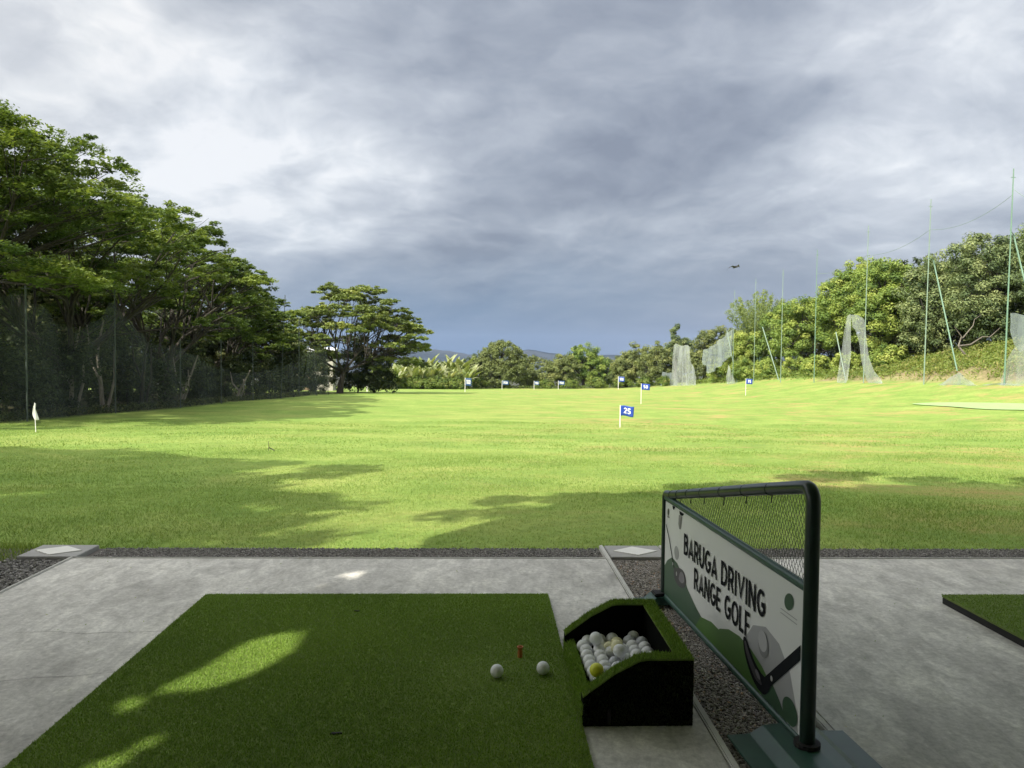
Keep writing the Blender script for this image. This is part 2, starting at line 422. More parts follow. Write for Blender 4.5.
stones('gravel', 'dark grey gravel at the left side of the bay', xc, yc, -.02, .015, M['stone_grey'])

# ------------------------------------------------------------------ turf mats
def pile(name, x0, x1, y0, y1, z, dens, parent, h=.0065, w=.0024):
    n = int((x1-x0)*(y1-y0)*dens); x, y = rect(n, x0, x1, y0, y1)
    tt = np.clip(RNG.normal(.42, .2, n) + .14*np.sin(x*5+1)*np.sin(y*4), 0, .96)
    tt = np.clip(tt+.22*np.exp(-((x-.02)**2+(y-2.5)**2)/.05)+.10*np.sin(x*2.3+y*3.1+1)*np.sin(y*1.7-x*3.3), 0, .97)
    tt[RNG.uniform(0, 1, n) < .0006] = 1
    # thin worn patch around the hitting spot
    wear = np.exp(-((x-.02)**2+(y-2.45)**2)/.09)
    hh = h*RNG.uniform(.5, 1.2, n)*(1-.3*wear)
    v_, f_, t_ = blades(x, y, np.full(n, z), hh, w, tt, .9)
    return mesh_np(name, v_, f_, M['turf_blade'], parent, tint=t_)
def rounded_rect(x0, x1, y0, y1, r, n=5):
    P = []
    for cx, cy, a0 in ((x1-r, y1-r, 0), (x0+r, y1-r, 90), (x0+r, y0+r, 180), (x1-r, y0+r, 270)):
        for i in range(n+1):
            a = R_(a0+90*i/n); P.append((cx+r*math.cos(a), cy+r*math.sin(a)))
    return P
mat1 = empty('turf_mat', (-.455, 2.45, 0), 0, 'large green artificial turf hitting mat with two golf balls on it', 'hitting mat', 'turf hitting mats')
b = MB(); b.prism([(x+.455, y-2.45) for x, y in rounded_rect(-1.195, .285, 1.15, 3.275, .02)], 2, 0, .007); b.build('backing', M['rubber'], mat1)
b = MB(); b.prism([(x+.455, y-2.45) for x, y in rounded_rect(-1.197, .287, 1.148, 3.277, .02)], 2, .0072, .013); b.build('turf', M['turf'], mat1)
p = pile('turf_pile', -1.197, .287, 1.5, 3.277, .0125, 130000, mat1); p.location = (.455, -2.45, 0); p['kind'] = 'stuff'
# drop the pile fringe on the near edge; seams and dark nicks in the mat
for (x, y, w_, a) in ((-.40, 2.055, .016, .1), (-.51, 3.05, .012, 0.05)):
    b = MB(); b.prism([(-w_, -.002), (-w_*.4, -.005), (w_*.3, -.003), (w_, -.002), (w_*.5, .004), (-w_*.2, .002), (-w_*.6, .005)], 2, .013, .0180)
    o = b.build('worn_nick', M['rubber'], mat1); o.location = (x+.455, y-2.45, 0); o.rotation_euler[2] = a
mat2 = empty('turf_mat', (2.9, 2.45, 0), 0, 'thick green turf mat with black edge at the right side of the picture', 'hitting mat', 'turf hitting mats')
b = MB(); b.prism([(x-2.9, y-2.45) for x, y in rounded_rect(2.0, 3.5, 1.7, 3.19, .015)], 2, 0, .028); b.build('backing', M['rubber'], mat2)
b = MB(); b.prism([(x-2.9, y-2.45) for x, y in rounded_rect(1.998, 3.502, 1.698, 3.192, .015)], 2, .0282, .035); b.build('turf', M['turf'], mat2)
p = pile('turf_pile', 1.998, 3.0, 2.3, 3.192, .0345, 60000, mat2); p.location = (-2.9, -2.45, 0); p['kind'] = 'stuff'

# ------------------------------------------------------------------ ball tray
TX0, TX1, TY0, TY1 = .289, .607, 2.115, 2.635
tray = empty('ball_tray', (TX0, TY0, 0), 0, 'turf covered wedge shaped ball tray beside the big mat', 'ball tray')
prof = [(TX0,0), (TX0,.082), (TX0+.02,.098), (.38,.150), (.45,.186), (.47,.190), (TX1,.190), (TX1,0)]
def rel(P): return [(x-TX0, y) for x, y in P]
th = .040
b = MB()
b.prism(rel(prof), 1, 0, .004); b.prism(rel(prof), 1, th-.004, th)
b.build('near_side', M['black_felt'], tray)
b = MB(); b.prism(rel([(x, z-.004 if z > .01 else z) for x, z in prof]), 1, .0045, th-.0045)
b.build('near_side_core', M['black_felt'], tray)
b = MB(); b.prism(rel(prof), 1, TY1-TY0-th, TY1-TY0); b.build('far_side', M['black_felt'], tray)
b = MB(); b.box(TX1-TX0-.042, TX1-TX0-.0005, th+.0005, TY1-TY0-th-.0005, 0, .186); b.build('back_board', M['black_felt'], tray)
b = MB(); b.prism(rel([(.322,.0), (.322,.044), (.565,.0655), (.565,.0)]), 1, th+.001, TY1-TY0-th-.001); b.build('tray_floor', M['black_felt'], tray)
# turf covering on rims: strips of turf sheet + pile
def strip(poly3):  # top cover following a profile, between two y values
    pass
b = MB()
top = prof[1:7]
def cover(b, path, y0, y1, t=.005):
    n = len(path)
    vs = []
    for (x, z) in path:
        vs += [(x-TX0, y0, z+.0006), (x-TX0, y1, z+.0006), (x-TX0, y0, z+t), (x-TX0, y1, z+t)]
    fs = []
    for i in range(n-1):
        a, c = i*4, (i+1)*4
        fs += [(a+2, a+3, c+3, c+2), (a, c, c+1, a+1), (a, a+2, c+2, c), (a+1, c+1, c+3, a+3)]
    fs += [(0, 1, 3, 2), ((n-1)*4, (n-1)*4+2, (n-1)*4+3, (n-1)*4+1)]
    b.add(vs, fs)
cover(b, top, -.003, th+.003)
cover(b, top, TY1-TY0-th-.003, TY1-TY0+.003)
cover(b, [(TX1-.045, .186), (TX1+.003, .186)], th+.004, TY1-TY0-th-.004)
b.prism(rel([(TX0-.001,0),(TX0-.001,.040),(TX0+.010,.062),(TX0+.030,.066),(.321,.054),(.321,0)]), 1, th+.0005, TY1-TY0-th-.0005)
b.build('turf_cover', M['turf'], tray, bevel=.0)
# pile on the tray rims
Vp = []; Fp = []; Tp = []; off = 0
def add_pile(fn, n, h=.010):
    global off
    x, y, z = fn(n)
    v_, f_, t_ = blades(x, y, z, h*RNG.uniform(.5, 1.2, n), .003, np.clip(RNG.normal(.4, .2, n), 0, .95), .9)
    Vp.append(v_); Fp.append(f_+off); Tp.append(t_); off += len(v_)
px_ = np.array([p[0] for p in top]); pz_ = np.array([p[1] for p in top])
def rim(y0, y1):
    def f(n):
        x = RNG.uniform(TX0, TX1, n); return x, RNG.uniform(y0, y1, n), np.interp(x, px_, pz_)+.004
    return f
add_pile(rim(TY0-.003, TY0+th+.003), 2600); add_pile(rim(TY1-th-.003, TY1+.003), 2600)
add_pile(lambda n: (RNG.uniform(TX1-.045, TX1+.003, n), RNG.uniform(TY0+th, TY1-th, n), np.full(n, .190)), 3000)
lx = [TX0-.001, TX0+.010, TX0+.030, .321]; lz = [.040, .062, .066, .054]
def lip(n):
    x = RNG.uniform(TX0-.001, .321, n); return x, RNG.uniform(TY0+th, TY1-th, n), np.interp(x, lx, lz)
add_pile(lip, 2600)
def near_rim_left(n):   # fuzz down the left faces of lip and panels
    return np.full(n, TX0-.001), RNG.uniform(TY0, TY1, n), RNG.uniform(.005, .06, n)
add_pile(near_rim_left, 1500)
o = mesh_np('turf_pile', np.concatenate(Vp), np.concatenate(Fp), M['turf_blade'], tray, tint=np.concatenate(Tp))
o.location = (-TX0, -TY0, 0); o['kind'] = 'stuff'
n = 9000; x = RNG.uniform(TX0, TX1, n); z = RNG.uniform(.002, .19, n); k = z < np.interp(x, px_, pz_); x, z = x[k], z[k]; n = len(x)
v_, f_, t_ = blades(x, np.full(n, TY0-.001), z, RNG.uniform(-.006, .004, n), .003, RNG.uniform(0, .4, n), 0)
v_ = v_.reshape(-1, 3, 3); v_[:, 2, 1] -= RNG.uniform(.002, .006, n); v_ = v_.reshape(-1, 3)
o = mesh_np('side_pile', v_, f_, M['turf_shaded'], tray, tint=t_); o.location = (-TX0, -TY0, 0); o['kind'] = 'stuff'
b = MB(); b.tube([(.075, -.004, .05), (.075, -.007, .035), (.075, -.004, .012)], .005, 8); b.build('bolt', M['rubber'], tray)

# ------------------------------------------------------------------ golf balls (dimpled by shader bump on a smooth sphere)
def ballmesh(mat):
    import bmesh
    me = bpy.data.meshes.new('golf_ball'); bm = bmesh.new()
    bmesh.ops.create_icosphere(bm, subdivisions=4, radius=.0214); bm.to_mesh(me); bm.free()
    me.polygons.foreach_set('use_smooth', [True]*len(me.polygons)); me.materials.append(mat); return me
for k in ('ball', 'ball_grey', 'ball_cream', 'ball_yellow'):
    t = M[k].node_tree; b_ = t.nodes['Principled BSDF']
    vo = t.nodes.new('ShaderNodeTexVoronoi'); vo.inputs['Scale'].default_value = 260
    t.links.new(coords(t), vo.inputs['Vector']); bump(t, b_, mapr(t, vo.outputs['Distance'], 0, .5), .45, .0012)
BM = {k: ballmesh(M[k]) for k in ('ball', 'ball_grey', 'ball_cream', 'ball_yellow')}
def ball(kind, loc, label, group=None):
    o = bpy.data.objects.new('golf_ball', BM[kind]); o.location = loc
    o.rotation_euler = tuple(RNG.uniform(0, 6, 3)); link(o); tag(o, label, 'golf ball', group)
LOW = [(0.3514,2.5366),(0.3514,2.4938),(0.3514,2.451),(0.3514,2.3654),(0.3514,2.3226),(0.3514,2.2798),(0.3514,2.237),(0.4,2.1886),(0.4055,2.5366),(0.3976,2.4865),(0.3514,2.4082),(0.3922,2.3959),(0.3922,2.3531),(0.3922,2.3103),(0.4088,2.2709),(0.4359,2.5066),(0.3934,2.4439),(0.4673,2.4373),(0.4324,2.377),(0.4667,2.5366),(0.5093,2.5366),(0.5076,2.4512),(0.5114,2.4939),(0.5115,2.4086),(0.5400,2.5194),(0.5400,2.4731),(0.5400,2.4303),(0.5400,2.3875),(0.5114,2.3658),(0.4836,2.3113),(0.4668,2.2573),(0.5075,2.2699),(0.5261,2.3084),(0.5400,2.3447),(0.436,2.2278),(0.4447,2.2939),(0.4712,2.3947),(0.4326,2.4622),(0.4705,2.4817),(0.475,2.345),(0.43,2.335),(.362,2.575),(.408,2.577),(.452,2.575),(.51,2.578),(.445,2.185),(.49,2.215)]
low3 = [(x, y, .054+.0214*1.01+(x-.330)*.128) for x, y in LOW]
# settle: push overlapping floor balls apart a little
P = np.array(low3)
for _ in range(400):
    D = P[:, None, :2]-P[None, :, :2]; d = np.maximum(np.linalg.norm(D, axis=2), 1e-6)+np.eye(len(P))
    o_ = np.clip(.0430-d, 0, None)*(1-np.eye(len(P)))
    P[:, :2] += (D/d[..., None]*(o_*.5)[..., None]).sum(1)*.8
    P[:, 0] = np.clip(P[:, 0], .3440, .5425); P[:, 1] = np.clip(P[:, 1], 2.1765, 2.5735)
# balls that cannot lie flat ride up on their neighbours
order = np.argsort(P[:, 0]); Q = []
for i in order:
    x, y = P[i, :2]; z = .046+.0216+(x-.330)*.09
    for q in Q:
        d2 = (q[0]-x)**2+(q[1]-y)**2
        if d2 < .0428**2: z = max(z, q[2]+math.sqrt(.0428**2-d2))
    Q.append((x, y, z, i))
cream = {15, 19}
grey = {5, 13, 18, 24, 30, 20}
for (x, y, z, i) in Q:
    k = 'ball_cream' if i in cream else 'ball_grey' if i in grey else 'ball'
    lab = {'ball_cream': 'cream yellow golf ball in the tray near its far dark side',
           'ball_grey': 'dull grey scuffed golf ball lying in the bottom layer of the tray',
           'ball': 'white golf ball lying in the bottom layer of the tray'}[k]
    ball(k, (x, y, z), lab, 'golf balls in the turf tray')
def rest(x, y):
    z = 0
    for q in Q:
        d2 = (q[0]-x)**2+(q[1]-y)**2
        if d2 < .0428**2: z = max(z, q[2]+math.sqrt(.0428**2-d2))
    return z
tops = []
for kind, x, y, lab in (('ball_yellow', .346, 2.236, 'bright yellow golf ball at the near left corner of the tray'),
                        ('ball', .380, 2.485, 'white golf ball sitting highest at the far left of the pile'),
                        ('ball_grey', .418, 2.250, 'grey scuffed golf ball on top of the pile near the front'),
                        ('ball_cream', .440, 2.420, 'cream topped golf ball on top of the pile in the middle'),
                        ('ball', .487, 2.330, 'large looking white golf ball on top at the right middle of the pile'),
                        ('ball', .440, 2.372, 'white golf ball on top just in front of the cream one')):
    z = rest(x, y)
    for q in tops:
        d2 = (q[0]-x)**2+(q[1]-y)**2
        if d2 < .0428**2: z = max(z, q[2]+math.sqrt(.0428**2-d2))
    tops.append((x, y, z)); ball(kind, (x, y, z), lab, 'golf balls in the turf tray')
ball('ball', (0.0483, 2.4140, .0352), 'white golf ball lying alone left of the orange tee', 'golf balls on the mat')
ball('ball', (0.1997, 2.4359, .0352), 'white golf ball on the mat right of the orange tee', 'golf balls on the mat')
b = MB()
pr = [(.010,.012),(.010,.040),(.0085,.050),(.011,.060),(.013,.062),(.013,.066),(.009,.066),(.007,.060)]
n = 20
vs = [(r*math.cos(2*math.pi*k/n), r*math.sin(2*math.pi*k/n), z) for r, z in pr for k in range(n)]
fs = [(i*n+k, i*n+(k+1) % n, (i+1)*n+(k+1) % n, (i+1)*n+k) for i in range(len(pr)-1) for k in range(n)] + [tuple((len(pr)-1)*n+k for k in range(n))]
b.add([(x*.85, y*.85, z*.78) for x, y, z in vs], fs)
tag(b.build('golf_tee', M['tee'], smooth=True, loc=(0.1311, 2.5791, 0)), 'short orange rubber tee standing in the turf mat', 'golf tee')

# ------------------------------------------------------------------ stroke lettering
def arc(cx, cy, rx, ry, a0, a1, n=10):
    return [(cx+rx*math.cos(R_(a0+(a1-a0)*k/n)), cy+ry*math.sin(R_(a0+(a1-a0)*k/n))) for k in range(n+1)]
H2 = .079   # half stroke, letters 1 high
GL_ = { # letter: (advance width, list of strokes)
 'B': (.62, [[(H2,0),(H2,1)], [(H2,1-H2),(.34,1-H2)]+arc(.34,.735,.17,.175,90,-90)+[(H2,.56)], [(.30,.53),(.36,.53)]+arc(.36,.31,.19,.22,90,-90)+[(H2,H2)]]),
 'A': (.74, [[(.07,0),(.37,.96),(.67,0)], [(.19,.27),(.55,.27)]]),
 'R': (.64, [[(H2,0),(H2,1)], [(H2,1-H2),(.34,1-H2)]+arc(.34,.68,.19,.23,90,-90)+[(H2,.45)], [(.34,.45),(.57,.0)]]),
 'U': (.68, [[(H2,1),(H2,.36)]+arc(.34,.36,.25,.27,180,360)+[(.59,1)]]),
 'G': (.76, [arc(.41,.5,.32,.41,48,330,18)+[(.68,.46),(.42,.46)]]),
 'D': (.72, [[(H2,0),(H2,1)], [(H2,1-H2),(.30,1-H2)]+arc(.30,.5,.32,.41,90,-90)+[(H2,H2)]]),
 'I': (.22, [[(.11,0),(.11,1)]]),
 'V': (.72, [[(.07,1),(.36,.05),(.65,1)]]),
 'N': (.72, [[(H2,0),(H2,1)], [(H2,.97),(.62,.03)], [(.62,0),(.62,1)]]),
 'E': (.58, [[(H2,0),(H2,1)], [(H2,1-H2),(.54,1-H2)], [(H2,.5),(.49,.5)], [(H2,H2),(.54,H2)]]),
 'O': (.82, [arc(.41,.5,.32,.41,0,360,24)]),
 'L': (.54, [[(H2,0),(H2,1)], [(H2,H2),(.50,H2)]]),
 'F': (.56, [[(H2,0),(H2,1)], [(H2,1-H2),(.52,1-H2)], [(H2,.48),(.46,.48)]]),
 '0': (.66, [arc(.33,.5,.24,.41,0,360,20)]),
 '1': (.36, [[(.04,.78),(.24,.93)],[(.24,0),(.24,1)]]),
 '2': (.62, [arc(.31,.66,.22,.25,165,-40,12)+[(.10,.09),(.58,.09)]]),
 '5': (.62, [[(.54,.91),(.13,.91),(.10,.52),(.30,.56)]+arc(.30,.32,.23,.23,80,-150,12)]),
 '7': (.60, [[(.04,.91),(.50,.91),(.22,0)]]),
 ' ': (.30, [])}
def lettering(body, x0, x1, z0, z1, y, name='lettering', mat='ink', parent=None, fn=None):
    tot = sum(GL_[c][0]+.10 for c in body)-.10; sx_ = (x1-x0)/tot; sz_ = z1-z0; b = MB(); cx = 0; lay = 0
    for c in body:
        for st in GL_[c][1]:
            lay = (lay+1) % 5; pts = [np.array(p, float) for p in st]; n = len(pts); vs = []
            closed = np.linalg.norm(pts[0]-pts[-1]) < 1e-6
            for i in range(n):
                if closed and i in (0, n-1): a_, c_ = pts[n-2], pts[1]
                else: a_, c_ = pts[max(i-1, 0)], pts[min(i+1, n-1)]
                d = (c_-a_)/max(1e-9, np.linalg.norm(c_-a_)); nn = np.array([-d[1], d[0]]); w_ = H2
                if 0 < i < n-1:
                    d1 = (pts[i]-pts[i-1])/np.linalg.norm(pts[i]-pts[i-1]); w_ = H2/max(.35, abs(np.dot(nn, np.array([-d1[1], d1[0]]))))
                for sgn in (1, -1):
                    q = pts[i]+sgn*nn*w_; vs.append((x0+(cx+q[0])*sx_, y-lay*.00006, z0+min(1.0, max(0.0, q[1]))*sz_))
            b.add(vs, [(2*i, 2*i+1, 2*i+3, 2*i+2) for i in range(n-1)])
        cx += GL_[c][0]+.10
    if fn: b.v = [fn(v) for v in b.v]
    return b.build(name, M[mat], parent)
# ------------------------------------------------------------------ bay divider with banner
Bf = Vector((.784, 3.203, 0)); An = Vector((.864, 1.906, 0))
U = (An-Bf).normalized(); LEN = (An-Bf).length
rz = math.atan2(U.y, U.x)          # local x = far -> near, local y = right of it, local z up; banner faces local -y?  (computed below)
div = empty('bay_divider', Bf, rz, 'green tube frame divider with a printed golf banner and netting', 'divider')
# local axes: x=U, z=up, y = z cross x. U points toward -Y, so local y points toward +X: the banner face is local -y.
r_t = .0185
b = MB()
xn = 1.272
path = [(0,0,.012), (0,0,.25), (0,0,.455)]
for i in range(1, 6):
    a = R_(90*i/5); path.append((.022*(1-math.cos(a)), 0, .455+.02*math.sin(a)))
b.tube(path + [(.06, 0, .4775)], .0165, 12)
b.tube([(.06,0,.4775), (.5,0,.568), (1.0,0,.671), (1.205,0,.7115)], r_t, 12)
path = [(1.205,0,.7115)]
for i in range(0, 8):
    a = R_(90*i/7); path.append((xn-.032+.032*math.sin(a), 0, .6855+.032*math.cos(a)))
b.tube(path + [(xn,0,.4), (xn,0,.012)], [.0185]+[.0190]*9+[.0200], 14)
b.build('frame', M['green_paint'], div, smooth=True)
b = MB(); b.tube([(.015,0,.458), (xn-.018,0,.452)], .0135, 12); b.build('middle_rail', M['green_light'], div, smooth=True)
b = MB(); b.tube([(.015,0,.034), (xn-.018,0,.030)], .0135, 12); b.build('bottom_rail', M['green_light'], div, smooth=True)
def foot(x, w, l, name='foot_plate'):
    b = MB()
    prof = [(-w,.000),(-w,.006),(-w*.62,.008),(-w*.40,.030),(-w*.12,.034),(w*.12,.034),(w*.40,.030),(w*.62,.008),(w,.006),(w,.000)]
    n = len(prof)
    vs = [(x-l, y, z+.001) for y, z in prof] + [(x+l, y, z+.001) for y, z in prof]
    fs = [tuple(range(n)), tuple(reversed(range(n, 2*n)))] + [(i, (i+1) % n, n+(i+1) % n, n+i) for i in range(n)]
    b.add(vs, fs); return b.build(name, M['green_light'], div, bevel=.0015)
foot(xn+.02, .170, .145); foot(.0, .125, .045)
b = MB(); b.tube([(xn, 0, .030), (xn, 0, .046)], .034, 16); b.build('post_socket', M['rubber'], div)
b = MB(); b.box(-.03, .035, -.05, .06, .032, .046); b.build('post_socket', M['rubber'], div, bevel=.004)
# panel: z from .048 to .445, x from .018 to xn-.02
yp = -.004
b = MB(); b.box(.018, xn-.022, yp-.002, yp+.002, .046, .444); panel = b.build('banner_panel', M['panel_white'], div)
def art(name, poly, layer, mat):
    y = yp-.0021-.00022*layer
    me = bpy.data.meshes.new(name)
    me.from_pydata([(x, y, z) for x, z in poly], [], [tuple(range(len(poly)))]); me.update(); me.materials.append(mat)
    o = bpy.data.objects.new(name, me); link(o, panel); return o
def ell(cx, cz, rx, rz_, rot=0, n=28):
    return [(cx+rx*math.cos(a)*math.cos(rot)-rz_*math.sin(a)*math.sin(rot), cz+rx*math.cos(a)*math.sin(rot)+rz_*math.sin(a)*math.cos(rot)) for a in [2*math.pi*k/n for k in range(n)]]
def smoothpoly(P, n=6):
    out = []; m_ = len(P)
    for i in range(m_):
        p0, p1, p2, p3 = (np.array(P[(i+k-1) % m_], float) for k in range(4))
        for j in range(n):
            s = j/n
            out.append(tuple(.5*((2*p1)+(-p0+p2)*s+(2*p0-5*p1+4*p2-p3)*s*s+(-p0+3*p1-3*p2+p3)*s**3)))
    return out
L_ = LEN
zb = .047
art('printed_arc', [(.80,zb)] + [(.80+.40*math.sin(R_(a))*.9-.0, zb+.24*math.sin(R_(a*1.0)) if a <= 90 else zb) for a in ()] + [(.86,.16),(.93,.235),(1.02,.262),(1.11,.245),(1.18,.19),(1.215,.12),(1.232,zb)], 1, M['panel_grey'])
art('printed_hill', [(.55,zb),(.60,.085),(.66,.125),(.74,.152),(.83,.162),(.92,.155),(1.00,.135),(1.07,.105),(1.13,.075),(1.17,zb)], 2, M['panel_green'])
art('printed_hill', [(1.0,zb),(1.02,.11),(1.04,.128),(1.09,.105),(1.13,.080),(1.165,zb)], 3, M['panel_dkgreen'])
art('printed_hill', [(.019,zb),(.019,.165),(.06,.200),(.12,.228),(.19,.222),(.25,.196),(.32,.158),(.42,.118),(.52,.09),(.60,.070),(.70,zb)], 4, M['panel_dkgreen'])
art('printed_hill', [(.42,zb),(.47,.100),(.58,.120),(.70,.118),(.82,.105),(.92,.078),(.98,zb)], 5, M['panel_green'])
art('printed_bush', ell(1.185, .085, .045, .037), 6, M['panel_dkgreen'])
# left driver club (shaft + head) and its ball
art('printed_shaft', [(.030,.345),(.036,.348),(.085,.295),(.125,.235),(.160,.190),(.152,.186),(.118,.230),(.078,.290)], 6, M['ink'])
art('printed_club_head', smoothpoly([(.155,.196),(.150,.165),(.185,.140),(.240,.138),(.290,.155),(.300,.185),(.275,.210),(.225,.212),(.185,.200)]), 7, M['print_dark'])
art('printed_club_sheen', smoothpoly([(.215,.165),(.255,.160),(.283,.178),(.270,.200),(.235,.200)]), 8, M['print_mid'])
art('printed_sparkle', ell(.185, .178, .007, .009), 8, M['print_ball'])
art('printed_ball', ell(.178, .262, .028, .028), 5, M['panel_grey'])
art('printed_sparkle', ell(.135, .205, .006, .007), 8, M['print_ball'])
# iron at the right
art('printed_shaft', [(1.238,.292),(1.238,.250),(1.06,.098),(1.02,.082),(1.00,.092),(1.03,.118)], 7, M['ink'])
art('printed_club_head', smoothpoly([(1.060,.098),(1.03,.062),(.985,.056),(.940,.070),(.900,.098),(.872,.132),(.862,.165),(.872,.178),(.892,.172),(.925,.146),(.96,.126),(1.0,.114),(1.03,.112)]), 8, M['ink'])
art('printed_club_sheen', smoothpoly([(1.005,.080),(.965,.078),(.925,.098),(.892,.128),(.874,.158),(.882,.166),(.908,.142),(.945,.118),(.985,.100)]), 9, M['print_dark'])
art('printed_club_sheen', smoothpoly([(.995,.092),(.975,.090),(.958,.102),(.965,.112),(.985,.106)]), 10, M['print_mid'])
art('printed_sparkle', ell(1.07, .128, .007, .008), 10, M['print_ball'])
art('printed_ball', ell(1.008, .205, .036, .040), 8, M['print_shade'])
art('printed_ball', ell(1.004, .213, .031, .031), 9, M['print_ball'])
# leaf emblem upper right, small emblem and scuffs upper left
art('printed_leaf', ell(1.165, .385, .030, .022, .6), 6, M['panel_dkgreen'])
art('printed_leaf', ell(.060, .405, .012, .016, -.4), 6, M['print_dark'])
art('printed_leaf', ell(.062, .385, .016, .004, 0), 6, M['print_mid'])
for (x0, x1, z0, z1) in ((.115,.150,.428,.444), (.205,.262,.424,.440)):
    art('torn_spot', [(x0,z1),(x0+.006,z0+.004),(x0+.018,z0),(x1-.01,z0+.006),(x1,z1)], 7, M['ink'])
art('faded_smear', [(.200,.424),(.196,.385),(.206,.366),(.226,.370),(.236,.405),(.240,.424)], 6, M['print_mid'])

yt = yp-.0021-.00022*12

lettering('BARUGA DRIVING', .272, 1.016, .282, .366, yt, parent=panel)
lettering('RANGE GOLF', .396, .912, .182, .264, yt, parent=panel)
for k in range(2):   # small unreadable print under the leaf emblem stays as pale strokes
    art('printed_leaf', [(1.115, .352-.012*k), (1.215, .352-.012*k), (1.215, .3495-.012*k), (1.115, .3495-.012*k)], 6, M['panel_grey'])
for o in panel.children: pass
# netting in the wedge between middle rail and top rail
def zt(x): return .4775+(x-.06)/(1.205-.06)*(.7115-.4775)-.012
b = MB(); w = .0009; cw, ch = .0092, .0150
def clipseg(p, q):
    out = []
    n = 6
    for i in range(n):
        a = [p[k]+(q[k]-p[k])*i/n for k in (0, 1)]; c = [p[k]+(q[k]-p[k])*(i+1)/n for k in (0, 1)]
        mx_, mz_ = (a[0]+c[0])/2, (a[1]+c[1])/2
        if .03 < mx_ < xn-.016 and .462 < mz_ < zt(mx_): out.append((a, c))
    return out
i = 0
x = -.4
segs = []
rows = int(.27/ch)+1
for cidx in range(int(1.26/cw)+1):
    for rr in range(rows):
        z0 = .462+rr*ch; x0 = cidx*cw
        ph = (cidx+rr) % 2
        a = (x0, z0+(0 if ph else ch)); c = (x0+cw, z0+(ch if ph else 0))
        mx_, mz_ = x0+cw/2, z0+ch/2
        if .02 < mx_ < xn-.014 and mz_ < zt(mx_)+.004: segs.append((a, c))
for a, c in segs:
    yy = .004*math.sin(a[0]*9)
    dx, dz = c[0]-a[0], c[1]-a[1]; l = math.hypot(dx, dz); px, pz = -dz/l*w, dx/l*w
    b.add([(a[0]-px, yy, a[1]-pz), (c[0]-px, yy, c[1]-pz), (c[0]+px, yy, c[1]+pz), (a[0]+px, yy, a[1]+pz),
           (a[0], yy+w, a[1]), (c[0], yy+w, c[1])], [(0,1,2,3), (0,4,5,1), (3,2,5,4)])
b.build('netting', M['net_wire'], div)
for x in (.10, .19, .31, .46, .65, .84, 1.02):
    b = MB(); z = zt(x)+.012
    b.tube([(x+.004*math.cos(a), .0190*math.cos(a), z+.0190*math.sin(a)) for a in [2*math.pi*k/10 for k in range(11)]], .0012, 5)
    b.tube([(x+.004, .002, z-.018), (x+.003, .0, z-.035-.012*random.random())], .002, 5)
    b.build('cable_tie', M['net_wire'], div)

# ------------------------------------------------------------------ distance flags
def flag(x, y, h, w, fh, digits, label, mat='flag_blue', curl=1.0, r=.012, group='blue distance flags on the range'):
    z = tz(x, y)
    f = empty('distance_flag', (x, y, z), math.atan2(-x, y)*0.0, label, 'flag', group)
    b = MB(); b.tube([(0,0,-.03), (0,0,h)], r, 8); b.build('pole', M['white'], f)
    nxx, nzz = 14, 8
    vs = []; fs = []
    def surf(u, v):
        droop = -curl*.10*fh*(u**1.5)*(1+.5*(1-v))
        yy = math.sin(u*5.2+v*.8)*.09*w*u*curl
        xx = r+u*w*(1-.05*curl*(1-v))
        return (xx, yy, h-fh*.06-fh*(1-v)+droop*.6+.03*fh*math.sin(u*6)*curl)
    for j in range(nzz+1):
        for i in range(nxx+1):
            vs.append(surf(i/nxx, j/nzz))
    for j in range(nzz):
        for i in range(nxx):
            a = j*(nxx+1)+i; fs.append((a, a+1, a+nxx+2, a+nxx+1))
    b = MB(); b.add(vs, fs); cloth = b.build('flag_cloth', M[mat], f, smooth=True)
    sol = cloth.modifiers.new('thick', 'SOLIDIFY'); sol.thickness = .004
    if digits:
        wd_ = .26 if len(digits) == 2 else .34
        lettering(digits, .5-wd_, .5+wd_, .24, .80, 0, 'digits', 'white', cloth, lambda v: (lambda q: (q[0], q[1]-.012+v[1], q[2]))(surf(v[0], v[2])))
    return f
flag(4.20, 23.2, .71, .42, .31, '25', 'blue flag with 25 in white, nearest of the flags', curl=1.3, r=.012)
flag(9.97, 47.75, 1.28, .54, .38, '50', 'blue flag with 50 in white, behind the nearest flag', curl=.6, r=.016)
flag(20.0, 57.15, 1.27, .50, .40, '75', 'blue flag before the yellow green mango tree at right', curl=.4, r=.016)
flag(19.2, 107.9, 1.9, .85, .75, '100', 'small blue flag far off on the low rise behind the flag marked 50', curl=.3, r=.032)
flag(-2.39, 91.95, 1.75, .75, .95, '100', 'leftmost small dark blue flag far off before the banana plants', 'flag_dark', .2, .03)
flag(2.57, 111.9, 1.35, .95, .62, '150', 'small dark flag far off before the round grey green tree', 'flag_dark', .2, .028)
flag(7.45, 113.8, 1.30, .75, .60, '150', 'small dark flag far off between the two middle far trees', 'flag_dark', .2, .028)
flag(11.2, 114.6, 1.35, .95, .62, '150', 'small dark flag far off before the yellowish far tree', 'flag_dark', .2, .028)
